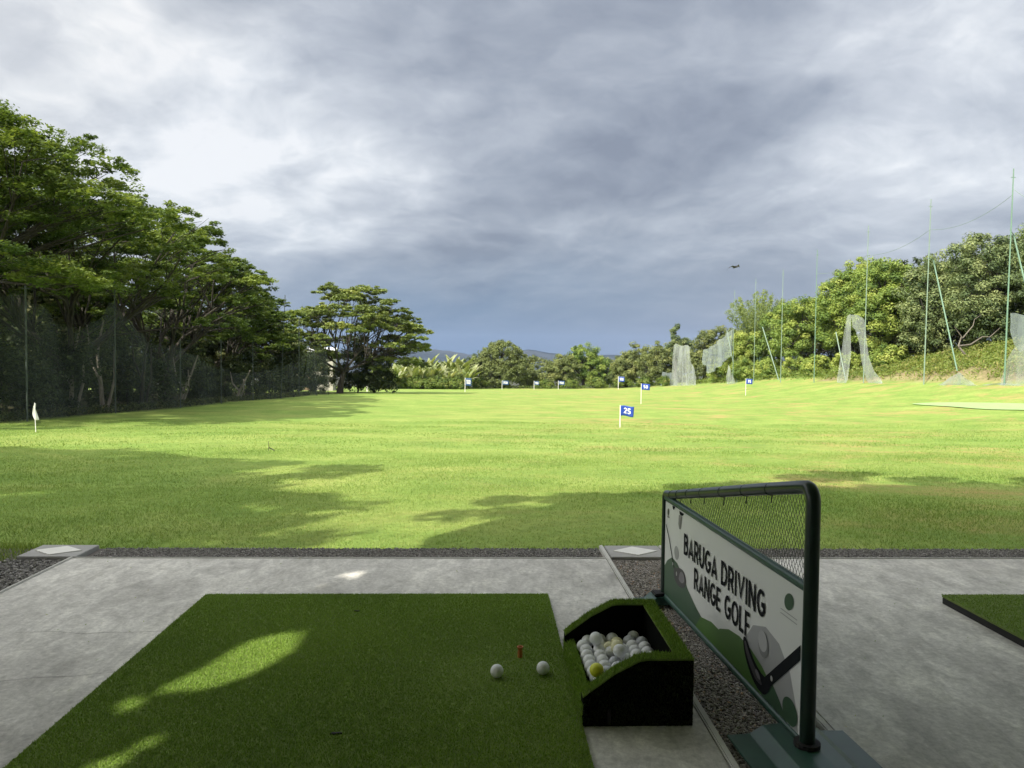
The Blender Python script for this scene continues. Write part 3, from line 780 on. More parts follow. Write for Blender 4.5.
# white limp flag at left
f = empty('pin_flag', (-10.72, 18.4, tz(-10.72, 18.4)), 0, 'limp white flag on a thin stick near the left net', 'flag')
b = MB(); b.tube([(0,0,-.03), (-.015,0,.38), (-.02,0,.70)], .008, 8); b.build('pole', M['white'], f)
vs = []; fs = []
for j in range(11):
    v = j/10; z = .68-.40*v; wd = .015+.045*math.sin(min(1, v*1.2)*math.pi*.62)
    cx = -.02+.05*v*v-.02*math.sin(v*3)
    for i in range(7):
        u = i/6-.5; vs.append((cx+u*wd*1.4, .03*math.sin(u*9+v*4)+.01, z))
for j in range(10):
    for i in range(6):
        a = j*7+i; fs.append((a, a+1, a+8, a+7))
b = MB(); b.add(vs, fs); c_ = b.build('flag_cloth', M['white'], f, smooth=True)
s_ = c_.modifiers.new('thick', 'SOLIDIFY'); s_.thickness = .004
# stick stub in the lawn
b = MB(); b.tube([(0,0,-.02),(.01,0,.08),(0,.01,.17)], .004, 6); b.tube([(.005,0,.07),(.05,.01,.05),(.10,0,.02)], .008, 6)
tag(b.build('twig', M['bark'], loc=(-3.52, 12.4, tz(-3.52, 12.4))), 'dark twig poking out of the lawn at left', 'twig')
# white stake at far left of the field
b = MB(); b.tube([(0,0,-.05),(0,0,.75)], .09, 8)
tag(b.build('marker_stake', M['white_paint'], loc=(-13.6, 88, tz(-13.6, 88))), 'short pale stake beside the lone rain tree', 'stake')

# putting green patch
P = [(20.49,35.45),(21.67,34.75),(22.48,33.10),(23.00,31.35),(23.24,30.75),(21.55,28.50),(21.43,29.20),(20.86,30.70),(20.65,33.10)]
P = smoothpoly(P, 5); cx = sum(p[0] for p in P)/len(P); cy = sum(p[1] for p in P)/len(P)
rings = [1, .8, .6, .4, .2]; vs = []
for r in rings: vs += [(cx+(x-cx)*r, cy+(y-cy)*r) for x, y in P]
vs = [(x, y, float(hits_terrain_z(x, y))+.035) for x, y in vs]; n = len(P); fs = []
for k in range(len(rings)-1):
    for i in range(n): fs.append((k*n+i, k*n+(i+1) % n, (k+1)*n+(i+1) % n, (k+1)*n+i))
fs.append(tuple((len(rings)-1)*n+i for i in range(n)))
b = MB(); b.add(vs, fs); tag(b.build('putting_green', M['green_mat']), kind='structure')

# ------------------------------------------------------------------ bird
b = MB()
b.tube([(-.20,0,0),(-.12,0,.01),(0,0,.015),(.12,0,0),(.22,0,-.03)], [.012,.05,.06,.04,.006], 8)
wing = lambda s: [(-.06,s*.03,.03),(.06,s*.03,.03),(.05,s*.25,.10),(-.10,s*.42,.02),(-.20,s*.52,-.06),(-.12,s*.30,.07)]
for s in (-1, 1):
    w_ = wing(s); b.add(w_ + [(x, y, z+.008) for x, y, z in w_], [(0,1,2,5),(5,2,3,4),(6,11,8,7),(11,10,9,8),(0,6,7,1),(1,7,8,2),(2,8,9,3),(3,9,10,4),(4,10,11,5),(5,11,6,0)])
bird = b.build('bird', M['bird'], smooth=True, loc=(13.3, 40, 5.88)); bird.rotation_euler = (R_(12), R_(-8), R_(-62))
tag(bird, 'dark bird gliding in front of the storm cloud', 'bird')

# ------------------------------------------------------------------ trees
def tubes_np(paths, n=6):
    """paths: list of (pts, radii) -> one vertex/face array"""
    b = MB()
    for pts, rad in paths: b.tube(pts, list(rad), n, cap=False)
    return b
def curve(p, q, sag=.0, k=4, side=0.0, rng=random):
    p = Vector(p); q = Vector(q); out = []
    off = Vector((rng.uniform(-1, 1), rng.uniform(-1, 1), 0))*side
    for i in range(k+1):
        s = i/k; m_ = p.lerp(q, s); m_ += off*math.sin(math.pi*s); m_.z += sag*math.sin(math.pi*s)*(q-p).length
        out.append(tuple(m_))
    return out
def leaf_quads(C, size, nrm, rng, aspect=.55):
    """C (n,3) centres, nrm (n,3) rough normals -> diamond quads"""
    n = len(C)
    a = rng.normal(0, 1, (n, 3)); nrm = nrm/np.maximum(np.linalg.norm(nrm, axis=1, keepdims=True), 1e-6)
    t1 = np.cross(nrm, a); t1 /= np.maximum(np.linalg.norm(t1, axis=1, keepdims=True), 1e-6); t2 = np.cross(nrm, t1)
    s = (size*rng.uniform(.6, 1.35, n))[:, None]*.5
    V = np.empty((n, 4, 3), np.float32)
    V[:, 0] = C+t1*s; V[:, 1] = C+t2*s*aspect; V[:, 2] = C-t1*s; V[:, 3] = C-t2*s*aspect
    return V.reshape(-1, 3), np.arange(4*n).reshape(n, 4)

def rain_tree(base, Rr, H, seed, label, group, npads=46, per=1300, leaf=.15, off=(0, 0), lean=(0, 0), mat='rain_leaf', bare=.25, name='rain_tree', flat=.30, barkm='bark', low=20, lowz=.36, sun_opening=False):
    rng = np.random.default_rng(seed); rnd = random.Random(seed)
    x0, y0 = base; z0 = tz(x0, y0)
    root = empty(name, (x0, y0, z0), 0, label, 'tree', group)
    pads = []
    for i in range(npads):
        rr = math.sqrt((i+.6)/npads); a = i*2.39996+seed
        r = rr*Rr*rnd.uniform(.9, 1.06)
        z = H*(1-flat*rr**2.4)*rnd.uniform(.87, 1.0)-.4
        if rnd.random() < bare and rr > .25: z -= H*rnd.uniform(.12, .30)
        pads.append((off[0]+r*math.cos(a), off[1]+r*math.sin(a), z, rnd.uniform(.8, 1.35)*Rr*.185*(1.1-.25*rr)))
    for i in range(low):
        rr = rnd.uniform(.35, .98); a = i*2.39996*1.3+seed*2
        z = H*rnd.uniform(lowz, .74)*(1.08-.15*rr)
        pads.append((off[0]+rr*Rr*math.cos(a), off[1]+rr*Rr*math.sin(a), z, rnd.uniform(.85, 1.3)*Rr*.18))
    # trunk
    fork = Vector((lean[0], lean[1], H*.20)); paths = []
    r0 = .031*H*.9
    paths.append(([(-.0,0,-.3), (lean[0]*.3, lean[1]*.3, H*.08), tuple(fork)], [r0*1.35, r0, r0*.85]))
    nl = 7; limbs = []
    for k in range(nl):
        sect = [p for i, p in enumerate(pads) if int(((math.atan2(p[1]-off[1], p[0]-off[0])+math.pi)/(2*math.pi))*nl) % nl == k]
        if not sect: continue
        cx = sum(p[0] for p in sect)/len(sect); cy = sum(p[1] for p in sect)/len(sect); cz = sum(p[2] for p in sect)/len(sect)
        e = Vector((cx*.72+lean[0]*.3, cy*.72+lean[1]*.3, cz*.70))
        cpts = curve(fork, e, -.06, 5, .5, rnd)
        paths.append((cpts, np.linspace(r0*.50, r0*.22, 6)))
        for p in sect:
            s = rnd.choice([3, 4, 5]); q = cpts[s]
            pp = curve(q, (p[0], p[1], p[2]-.25), .05, 4, .35, rnd)
            paths.append((pp, np.linspace(r0*.22, r0*.07, 5)))
            for _ in range(5):
                a = rnd.uniform(0, 6.28); rr = p[3]*rnd.uniform(.4, .95)
                st = pp[rnd.choice([2, 3, 4])]
                paths.append((curve(st, (p[0]+rr*math.cos(a), p[1]+rr*math.sin(a), p[2]+rnd.uniform(-.15, .2)), .03, 2, .1, rnd), (r0*.07, r0*.045, r0*.02)))
    tubes_np(paths, 6).build('trunk', M[barkm], root, smooth=True)
    # crown: each pad = many small sub clumps on a shallow dome
    Cs, Ns, Ts = [], [], []
    for (px, py, pz, pr) in pads:
        n = int(per*(pr/(Rr*.185))**2); nsub = 22
        a = rng.uniform(0, 2*np.pi, nsub); r = pr*np.sqrt(rng.uniform(0, 1, nsub))*1.05
        sx_, sy_ = r*np.cos(a), r*np.sin(a); sz_ = .34*pr*(1-(r/pr)**2)+rng.normal(0, .07*pr, nsub)
        sub = rng.integers(0, nsub, n); sr = pr*.24*rng.uniform(.7, 1.3, nsub)[sub]
        d = rng.normal(0, 1, (n, 3)); d /= np.linalg.norm(d, axis=1, keepdims=True); d *= (rng.uniform(0, 1, n)**.45)[:, None]
        C = np.c_[px+sx_[sub]+d[:, 0]*sr, py+sy_[sub]+d[:, 1]*sr, pz+sz_[sub]+d[:, 2]*sr*.42]
        Nn = np.c_[rng.normal(0, .5, n), rng.normal(0, .5, n), np.ones(n)]
        tcl = rng.normal(.45, .16, nsub)[sub]+rng.normal(0, .13)+d[:, 2]*.12
        Cs.append(C); Ns.append(Nn); Ts.append(np.clip(tcl+rng.normal(0, .1, n), 0, 1))
    C = np.concatenate(Cs); Nn = np.concatenate(Ns); Tt = np.concatenate(Ts)
    if sun_opening:  # leaves left out along the sun path so light reaches the mat
        k_ = (C[:, 2]+z0)/math.tan(R_(40)); gx_ = C[:, 0]+x0+.6223*k_; gy_ = C[:, 1]+y0+.7828*k_
        ok = ~((gx_ > -1.3) & (gx_ < -.45) & (gy_ > 1.8) & (gy_ < 3.0)); C, Nn, Tt = C[ok], Nn[ok], Tt[ok]
    V, F = leaf_quads(C, leaf, Nn, rng)
    mesh_np('crown', V, F, M[mat], root, tint=np.repeat(Tt, 4))
    return root

def broad_tree(base, lobes, seed, label, group, mat='mango_leaf', nleaf=42000, leaf=.22, clump=.62, bias=0.0, name='mango_tree', cat='tree', trunk_h=2.0, r0=.28, barkm='bark', leaf_asp=.42, spread=.19):
    """lobes: (dx,dy,z centre above ground, rx, ry, rz)"""
    rng = np.random.default_rng(seed); rnd = random.Random(seed)
    x0, y0 = base; z0 = tz(x0, y0)
    root = empty(name, (x0, y0, z0), 0, label, cat, group)
    paths = [([(0,0,-.3), (rnd.uniform(-.1,.1), 0, trunk_h*.5), (rnd.uniform(-.2,.2), rnd.uniform(-.2,.2), trunk_h)], (r0*1.3, r0, r0*.85))]
    tp = paths[0][0][-1]
    area = np.array([l[3]*l[4]+l[3]*l[5]+l[4]*l[5] for l in lobes]); area = area/area.sum()
    Cs, Ns, Ts = [], [], []
    for l, w_ in zip(lobes, area):
        c = np.array(l[:3]); rad = np.array(l[3:6])
        cp = curve(tp, tuple(c), .02, 4, .3, rnd); paths.append((cp, np.linspace(r0*.6, r0*.25, 5)))
        ncl = max(10, int(1.0*(rad[0]*rad[2]*2+rad[0]*rad[1]*2)/(clump**2)))
        d = rng.normal(0, 1, (ncl, 3)); d /= np.linalg.norm(d, axis=1, keepdims=True)
        rr = rng.uniform(.62, 1.04, ncl)[:, None]
        cc = c + d*rad*rr; cc = cc[cc[:, 2] > .25]; ncl = len(cc)
        for q in cc[::4]:
            paths.append((curve(cp[3], tuple(q), .03, 2, .2, rnd), (r0*.2, r0*.11, r0*.04)))
        n = int(nleaf*w_); s = rng.integers(0, ncl, n)
        cr = clump*rng.uniform(.6, 1.35, ncl)[s]
        e = rng.normal(0, 1, (n, 3)); e /= np.linalg.norm(e, axis=1, keepdims=True); e *= (rng.uniform(0, 1, n)**.4)[:, None]
        P_ = cc[s]+e*cr[:, None]*np.array([1, 1, .75])
        Nn = e+np.array([0, 0, .55])+rng.normal(0, .35, (n, 3))
        tcl = rng.normal(.45+bias, spread, ncl)[s]
        Cs.append(P_); Ns.append(Nn); Ts.append(np.clip(tcl+rng.normal(0, .10, n)+e[:, 2]*.06, 0, 1))
    tubes_np(paths, 6).build('trunk', M[barkm], root, smooth=True)
    P_ = np.concatenate(Cs); V, F = leaf_quads(P_, leaf, np.concatenate(Ns), rng, leaf_asp)
    V[:, 2] = np.maximum(V[:, 2], -.15)
    mesh_np('crown', V, F, M[mat], root, tint=np.repeat(np.concatenate(Ts), 4))
    return root

def copy_tree(o, loc, rz_=0, label=None, group=None, s=1.0, ph=None):
    c = o.copy(); COL.objects.link(c); c.location = loc; c.rotation_euler = (0, 0, rz_); c.scale = (s, s, s)
    if label: c['label'] = label
    if group: c['group'] = group
    for ch in o.children:
        d = ch.copy(); COL.objects.link(d); d.parent = c
        for g in ch.children:
            e = g.copy(); COL.objects.link(e); e.parent = d
    return c

GL = 'rain trees behind the left net'
rain_tree((-19.0, 23.5), 7.3, 10.3, 11, 'tall rain tree at the left edge of the picture', GL, 66, 1900, .125, (.9, 0), (.3, 0), low=14)
rain_tree((-17.6, 31.0), 6.9, 9.5, 12, 'rain tree with forked pale stems behind the net', GL, 54, 1650, .14, (.3, .4), (.8, 0), bare=.38, low=14)
rain_tree((-17.6, 42.0), 6.1, 10.0, 13, 'rain tree with a brownish split trunk behind the lower part of the net', GL, 54, 1450, .16, (-.2, .5), (.2, .3), flat=.34, low=18)
rain_tree((-19.3, 53.0), 5.6, 9.2, 14, 'rain tree with light green crown second before the lone one', GL, 50, 1200, .19, (.3, 0), (.3, 0), flat=.36)
rain_tree((-19.8, 64.0), 4.2, 7.4, 15, 'smallest rain tree of the row next to the lone one', GL, 44, 1200, .22, (0, 0), (0, 0), flat=.4)
lone = rain_tree((-14.5, 76.0), 6.9, 10.9, 16, 'lone umbrella shaped rain tree at the end of the left net', None, 60, 1000, .25, (1.3, 0), (.4, 0), mat='rain_leaf_far', bare=.42, flat=.42, low=44, lowz=.20)
# darker trees standing deeper behind the row
bk = rain_tree((-28, 36), 6.2, 7.4, 21, 'shaded tree deep behind the net and its first pole', 'trees deep behind the left net', 40, 700, .30, mat='rain_leaf', bare=.5)
for k, (x, y, a, s, lab) in enumerate(((-29, 50, 1.2, 1.0, 'shaded tree deep behind the split trunk'), (-28, 63, 2.6, .92, 'shaded tree deep behind the net where it sags lowest'),
                                       (-27, 26, 4.1, .8, 'shaded tree deep behind the left edge of the net'), (-26, 78, 5.0, .8, 'shaded tree left behind the lone rain tree'))):
    copy_tree(bk, (x, y, tz(x, y)), a, lab, s=s)

# understorey behind the left net
for k, (x, y, hh, mt, lab) in enumerate(((-16.3,30.3,3.4,'pale_bark','pale leaning forked sapling stems behind the net before the second pole'), (-16.0,32.2,3.8,'pale_bark','pale crooked sapling stem behind the net just after the highest net peak'),
        (-16.2,40.6,2.6,'pale_bark','pale brown split stem behind the net where it starts to sag'), (-16.4,36.6,4.0,'bark','dark leaning sapling stem behind the net'), (-15.8,48.5,1.9,'pale_bark','short pale bent stem behind the lowest part of the net'))):
    rnd = random.Random(k+50); b = MB(); a = rnd.uniform(-.6, .6)
    b.tube([(0,0,-.1), (a*.4,.1,hh*.3), (a,.2,hh*.62), (a*1.1+.3,.2,hh)], [.10,.08,.055,.03], 7); b.tube([(a*.4,.1,hh*.3), (a*.4-.5,.3,hh*.55), (a*.4-.6,.2,hh*.95)], [.06,.045,.02], 6)
    b.tube([(.15,0,-.1), (.5,0,hh*.35), (.45,.1,hh*.7)], [.07,.05,.025], 6)
    tag(b.build('sapling', M[mt], loc=(x, y, tz(x, y)), smooth=True), lab, 'sapling', 'bare saplings behind the left net')
GU = 'dark shrubs behind the left net'
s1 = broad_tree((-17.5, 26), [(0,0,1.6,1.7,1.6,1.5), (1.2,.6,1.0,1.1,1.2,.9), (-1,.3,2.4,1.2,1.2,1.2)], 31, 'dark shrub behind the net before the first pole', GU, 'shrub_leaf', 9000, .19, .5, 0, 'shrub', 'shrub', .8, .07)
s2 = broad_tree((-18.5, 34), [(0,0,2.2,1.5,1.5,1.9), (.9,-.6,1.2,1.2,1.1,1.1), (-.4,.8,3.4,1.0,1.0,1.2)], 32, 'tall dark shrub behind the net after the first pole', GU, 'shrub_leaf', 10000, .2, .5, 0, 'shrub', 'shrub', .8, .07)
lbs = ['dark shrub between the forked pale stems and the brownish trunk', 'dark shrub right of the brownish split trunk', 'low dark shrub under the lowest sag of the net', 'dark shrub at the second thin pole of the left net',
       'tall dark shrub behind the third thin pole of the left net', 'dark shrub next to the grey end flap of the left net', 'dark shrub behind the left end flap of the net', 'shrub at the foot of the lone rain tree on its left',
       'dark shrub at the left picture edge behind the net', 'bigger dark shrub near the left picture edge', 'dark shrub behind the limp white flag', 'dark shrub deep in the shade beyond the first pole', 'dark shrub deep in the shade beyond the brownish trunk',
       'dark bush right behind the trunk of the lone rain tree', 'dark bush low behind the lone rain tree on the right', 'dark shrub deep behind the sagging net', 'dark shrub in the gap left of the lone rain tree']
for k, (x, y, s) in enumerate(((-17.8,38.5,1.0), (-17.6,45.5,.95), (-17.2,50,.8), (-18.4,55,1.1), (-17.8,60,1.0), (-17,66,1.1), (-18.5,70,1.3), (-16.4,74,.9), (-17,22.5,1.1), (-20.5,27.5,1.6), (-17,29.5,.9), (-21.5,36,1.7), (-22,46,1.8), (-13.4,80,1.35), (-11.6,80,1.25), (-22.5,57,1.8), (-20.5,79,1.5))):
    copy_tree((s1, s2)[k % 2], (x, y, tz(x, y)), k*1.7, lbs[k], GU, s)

# far tree line
GF = 'trees at the far end of the range'
broad_tree((2.6, 122), [(0,0,4.6,4.2,3.5,2.9), (-2.6,0,3.2,2.6,2.4,2.2), (2.9,0,3.3,2.4,2.4,2.3), (.3,-1,6.3,2.6,2.4,1.5), (-1,-2,2.2,3.4,2,1.7)], 41, 'rounded grey green tree in the middle of the far tree line', GF, 'far_leaf', 26000, .26, .55, -.02, 'spreading_tree', leaf_asp=.6, spread=.08)
broad_tree((-2.6, 124), [(0,0,3.4,2.0,1.8,1.4), (1.2,0,4.6,1.6,1.4,.9)], 42, 'small dark flat tree left of the rounded far tree', GF, 'dark_leaf', 8000, .25, .5, 0, 'spreading_tree', trunk_h=2.6)
broad_tree((12.2, 123), [(0,0,3.0,2.3,2,2.4), (-1.6,-.5,2.2,1.8,1.8,1.8), (1.6,0,3.2,1.8,1.8,2.0)], 43, 'dense dark green tree right of the middle gap in the far tree line', GF, 'far_leaf', 16000, .3, .6, .0, 'broad_tree')
broad_tree((16.4, 125), [(0,0,5.0,2.6,2.2,2.4), (-1.5,0,3.4,2.2,2,2.4), (2.2,-.3,3.4,2.4,2.2,2.4), (3.8,0,2.6,2,2,2)], 44, 'yellowish topped tree above the small far flags', GF, 'mango_leaf', 22000, .3, .65, -.02, 'broad_tree')
broad_tree((22.8, 121), [(0,0,3.4,2.4,2.2,2.8), (1.6,0,4.6,2.4,2.2,2.4), (-1,-1,2.2,2,2,2)], 45, 'round green tree behind the flag marked 50', GF, 'far_leaf', 18000, .3, .62, .05, 'broad_tree')
broad_tree((27.4, 116), [(0,0,4.0,2.6,2.2,2.8), (2.3,0,3.6,2.0,2,2.6), (-2,-.5,2.6,2,2,2.2)], 46, 'round green tree left of the pale torn net', GF, 'far_leaf', 18000, .3, .62, .05, 'broad_tree')
broad_tree((28.5, 112), [(0,0,7.4,.8,.8,1.6), (.2,0,5.4,1.5,1.4,1.8), (1.4,0,5.6,1.3,1.3,1.4)], 47, 'narrow pointed dark tree above the pale torn net', GF, 'dark_leaf', 9000, .26, .45, .1, 'broad_tree', trunk_h=3)
broad_tree((31.5, 107), [(0,0,4.6,2.2,2,2.6), (1.8,0,5.6,2.0,2,2.2), (-.5,-1,2.4,2.2,2,2)], 48, 'green tree behind the pale torn net', GF, 'far_leaf', 17000, .28, .6, .02, 'broad_tree')
broad_tree((33.5, 99), [(0,0,4.2,2.2,2,2.4), (1.8,0,3.2,2.2,2,2.2), (-1.4,-1,2.6,1.8,2,2)], 49, 'green tree below the feathery bamboo', GF, 'far_leaf', 15000, .27, .6, .0, 'broad_tree')
broad_tree((7.6, 127), [(0,0,1.6,2.4,1.8,1.5), (-1.4,0,2.2,1.3,1.4,1.3)], 50, 'low bushy growth in the middle gap of the far tree line', GF, 'far_leaf', 8000, .26, .5, 0, 'shrub', 'shrub', trunk_h=.6, r0=.06)
broad_tree((-9.5, 128), [(0,0,2.4,4,2,1.9), (4,0,2.6,3.5,2,1.9), (-4,0,2.4,3.5,2,1.9)], 51, 'dark thicket behind the banana plants', GF, 'shrub_leaf', 14000, .3, .6, 0, 'shrub', 'shrub', trunk_h=.6, r0=.06)

for x, y, sd, lab in ((6.5, 133, 53, 'low thicket far behind the middle gap of the tree line'), (19.5, 132, 54, 'thicket far behind the yellowish topped tree'), (29.5, 124, 55, 'thicket far behind the pale torn net'), (37, 112, 56, 'thicket far behind the bamboo')):
    broad_tree((x, y), [(0,0,3.2,3.6,2,2.9), (3.6,0,3.0,3.2,2,2.8), (-3.6,0,3.0,3.2,2,2.7)], sd, lab, GF, 'far_leaf', 15000, .3, .6, -.05, 'shrub', 'shrub', trunk_h=.6, r0=.06)
# low scrub hedge along the far edge
sc = broad_tree((3, 121), [(0,-.3,.55,1.1,.8,.6), (.9,.2,.4,.8,.7,.5)], 52, 'low scrub at the far edge before the rounded tree', 'low scrub along the far edge', 'weed_leaf', 2600, .22, .35, -.1, 'shrub', 'shrub', .2, .03)
far_l = ['low scrub at the foot of the banana plants, left end', 'low scrub at the foot of the banana plants, middle', 'dark small bush before the banana plants', 'low scrub at the right end of the banana plants', 'low scrub left of the middle far trees', 'low scrub before the dense dark far tree', 'low scrub before the yellowish topped far tree', 'low scrub right of the yellowish topped far tree', 'low scrub before the round green far tree', 'low scrub near the small blue far flag', 'low scrub left of the foot of the pale torn net'] + ['leafy scrub hiding the stems of the banana row right of the lone rain tree']*12
for k, (x, y, s) in enumerate(((-14.5,112,1.3), (-11,114,1.2), (-8.6,113,1.1), (-4.5,118,1.3), (-.5,119,1.4), (9.5,119,1.2), (13.5,120,1.3), (17.6,120,1.4), (21.6,117,1.3), (24.6,114,1.3), (26.6,110,1.2)) + tuple((-15+k*1.0, 110.6+.8*(k % 3), 1.15+.25*((k*7) % 3)) for k in range(12))):
    copy_tree(sc, (x, y, tz(x, y)), k*1.1, far_l[k], s=s)

# banana plants
M['banana_stem'] = plain('banana_stem', (.10,.12,.05), .7, var=.3, scale=4)
def banana(base, seed, label):
    rng = random.Random(seed); x0, y0 = base
    root = empty('banana_plant', (x0, y0, tz(x0, y0)), 0, label, 'banana plant', 'banana plants beyond the far edge')
    b = MB(); H_ = .9
    b.tube([(0,0,-.1),(.05,0,.8),(0,0,H_)], [.16,.13,.09], 8); b.build('stem', M['banana_stem'], root)
    b = MB(); tints = []
    for k in range(12):
        a = k*2.4+rng.uniform(-.3, .3); Ln = rng.uniform(2.0, 3.3); el = rng.uniform(.95, 1.5); wd = rng.uniform(.22, .34)
        pts = []; p_ = Vector((0, 0, H_-.1)); e = el
        for i in range(9):
            pts.append(p_.copy()); d = Vector((math.cos(a)*math.cos(e), math.sin(a)*math.cos(e), math.sin(e))); p_ = p_+d*Ln/8; e -= rng.uniform(.04, .19)
        side = Vector((-math.sin(a), math.cos(a), 0)); vs = []
        for i, q in enumerate(pts):
            w_ = wd*math.sin(math.pi*min(1, (i+.35)/8.6))**.7
            vs += [q-side*w_+Vector((0,0,-w_*.25)), q, q+side*w_+Vector((0,0,-w_*.25))]
        fs = []
        for i in range(8):
            a_ = i*3; fs += [(a_, a_+1, a_+4, a_+3), (a_+1, a_+2, a_+5, a_+4)]
        b.add(vs, fs, min(1, max(0, rng.gauss(.6, .25))))
    o = b.build('leaves', M['banana_leaf'], root)
    at = o.data.attributes.new('tint', 'FLOAT', 'POINT'); at.data.foreach_set('value', b.t[:len(o.data.vertices)])
    return root
bp = [banana((-15.5, 108), 1, 'banana plant behind the lone rain tree, leftmost of the banana row'), banana((-14.3, 110), 2, 'banana plant with upright pale leaves, second in the banana row'), banana((-13.0, 109), 3, 'banana plant with ragged leaves near the left end of the banana row')]
ordn = ['front', 'rear']
bl = 0
for row, (yy, n_, s0) in enumerate(((112.5, 10, 1.0), (116, 10, 1.25), (120, 9, 1.45))):
    for k in range(n_):
        x = -14.2+k*(1.28 if row < 2 else 1.35)+row*.5+RNG.uniform(-.25, .25); y = yy+RNG.uniform(-1, 1)
        s = s0*RNG.uniform(.85, 1.12)*1.0
        copy_tree(bp[(k+row) % 3], (x, y, tz(x, y)), float(RNG.uniform(0, 6)), 'pale green banana plant within the dense banana row right of the lone rain tree', s=s)

# bamboo
def bamboo(base, seed, label, H_=9, n=46, sp=3.6):
    rng = np.random.default_rng(seed); x0, y0 = base
    root = empty('bamboo_clump', (x0, y0, tz(x0, y0)), 0, label, 'bamboo'); b = MB(); Cs = []; Ts = []
    for k in range(n):
        a = rng.uniform(0, 6.28); h = H_*rng.uniform(.72, 1.0); L = sp*rng.uniform(.1, 1)
        pts = [(math.cos(a)*L*s**2.2+math.cos(a)*.5, math.sin(a)*L*s**2.2+math.sin(a)*.5, h*s*(1-.12*s*s*L/sp)) for s in np.linspace(0, 1, 7)]
        b.tube(pts, list(np.linspace(.05, .012, 7)), 5)
        m_ = 420; s = rng.uniform(.35, 1.02, m_); pa = np.array(pts)
        q = np.stack([np.interp(s, np.linspace(0, 1, 7), pa[:, i]) for i in range(3)], 1)
        q += rng.normal(0, 1, (m_, 3))*np.array([.30, .30, .30])*(1.15-s*.75)[:, None]
        Cs.append(q); Ts.append(np.clip(rng.normal(rng.uniform(.3, .7), .15, m_), 0, 1))
    b.build('culms', M['pole_green'], root)
    C = np.concatenate(Cs); V, F = leaf_quads(C, .30, rng.normal(0, 1, C.shape), rng, .25)
    mesh_np('foliage', V, F, M['bamboo_leaf'], root, tint=np.repeat(np.concatenate(Ts), 4)); return root
bamboo((34.2, 94), 5, 'feathery bamboo clump rising above the green trees at right', 10.8)

# right side mango trees
GM = 'mango trees behind the right poles'
broad_tree((30.6, 88), [(0,0,3.8,2.0,1.8,2.0), (-.8,-.6,2.2,1.6,1.4,1.5), (1.4,0,2.6,1.5,1.4,1.8)], 61, 'small bright yellow green mango tree above the distance flag', GM, 'mango_leaf', 20000, .24, .55, .26)
broad_tree((34.0, 86), [(0,0,4.8,2.4,2.2,2.6), (1.5,0,6.0,2.2,2,2.2), (-1.6,-.8,3.0,1.8,1.7,2)], 62, 'mango tree just right of the small yellow green one', GM, 'mango_leaf', 24000, .25, .6, .05)
broad_tree((32.6, 77), [(0,0,4.8,2.5,2.2,2.6), (1.2,.5,5.7,2.4,2.2,2.3), (-1.5,-1.0,2.8,1.8,1.7,1.9), (3,0,5.2,2.2,2,2.4)], 63, 'mango tree rising left of the pole with the middle torn net', GM, 'mango_leaf', 34000, .24, .6, .12)
broad_tree((33.4, 68.5), [(0,0,5.6,2.8,2.4,3.0), (1.4,.5,7.3,2.6,2.4,2.3), (-1.7,-1,3.6,1.9,1.8,2.4), (3.2,.5,6.4,2.3,2,2.7), (-.4,0,6.6,1.8,1.8,1.7)], 64, 'big yellow green mango tree behind the two middle poles', GM, 'mango_leaf', 52000, .22, .6, .13)
broad_tree((32.6, 61.0), [(0,0,5.0,2.6,2.4,2.9), (.6,.5,6.6,2.5,2.2,2.2), (-1.2,-1,3.2,1.7,1.6,2.2), (2.6,0,6.0,2.4,2,2.6)], 65, 'tall bright mango tree behind the hanging torn net', GM, 'mango_leaf', 54000, .21, .58, .10)
broad_tree((33.8, 55.5), [(0,0,4.2,2.8,2.4,3.2), (0,-1,1.7,3.0,1.8,1.8), (.8,.5,5.6,2.5,2.2,2.1), (-1.5,-1,3.1,1.7,1.6,2.1), (2.8,0,4.9,2.4,2,2.3)], 66, 'grey green mango tree left of the leaning green strut', GM, 'dark_leaf', 44000, .21, .56, .16)
broad_tree((34.4, 49.5), [(0,0,4.0,3.0,2.4,3.2), (0,-1,1.8,3.2,1.8,1.8), (-.6,.5,5.8,2.8,2.3,2.1), (2.2,.3,5.7,2.6,2.2,2.2), (-2.4,-.8,3.0,1.6,1.6,1.9)], 67, 'dark rounded mango tree with bare grey branches at its foot', GM, 'dark_leaf', 60000, .19, .52, .08)
broad_tree((34.6, 43.6), [(0,0,3.8,2.8,2.6,3.2), (0,-1,1.8,3.0,1.8,1.8), (-.2,.5,5.4,2.6,2.4,2.1), (2.2,-.8,5.1,2.6,2.2,2.4), (-2.0,-1.2,2.5,1.5,1.6,1.7)], 68, 'darkest and nearest mango tree at the right edge', GM, 'dark_leaf', 60000, .18, .5, .03)
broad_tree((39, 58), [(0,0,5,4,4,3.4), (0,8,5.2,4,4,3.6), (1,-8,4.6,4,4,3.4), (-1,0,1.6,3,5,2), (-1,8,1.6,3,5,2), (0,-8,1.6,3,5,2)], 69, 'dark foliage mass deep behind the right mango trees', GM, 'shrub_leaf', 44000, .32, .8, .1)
broad_tree((40, 78), [(0,0,5,4,4,3.4), (-2,8,4.6,4,4,3.2), (0,-8,4.8,4,4,3.4), (-1,0,1.6,3,5,2), (-2,8,1.6,3,5,2), (-1,-8,1.6,3,5,2)], 70, 'dark foliage mass behind the left end of the right mango trees', GM, 'shrub_leaf', 42000, .32, .8, .1)
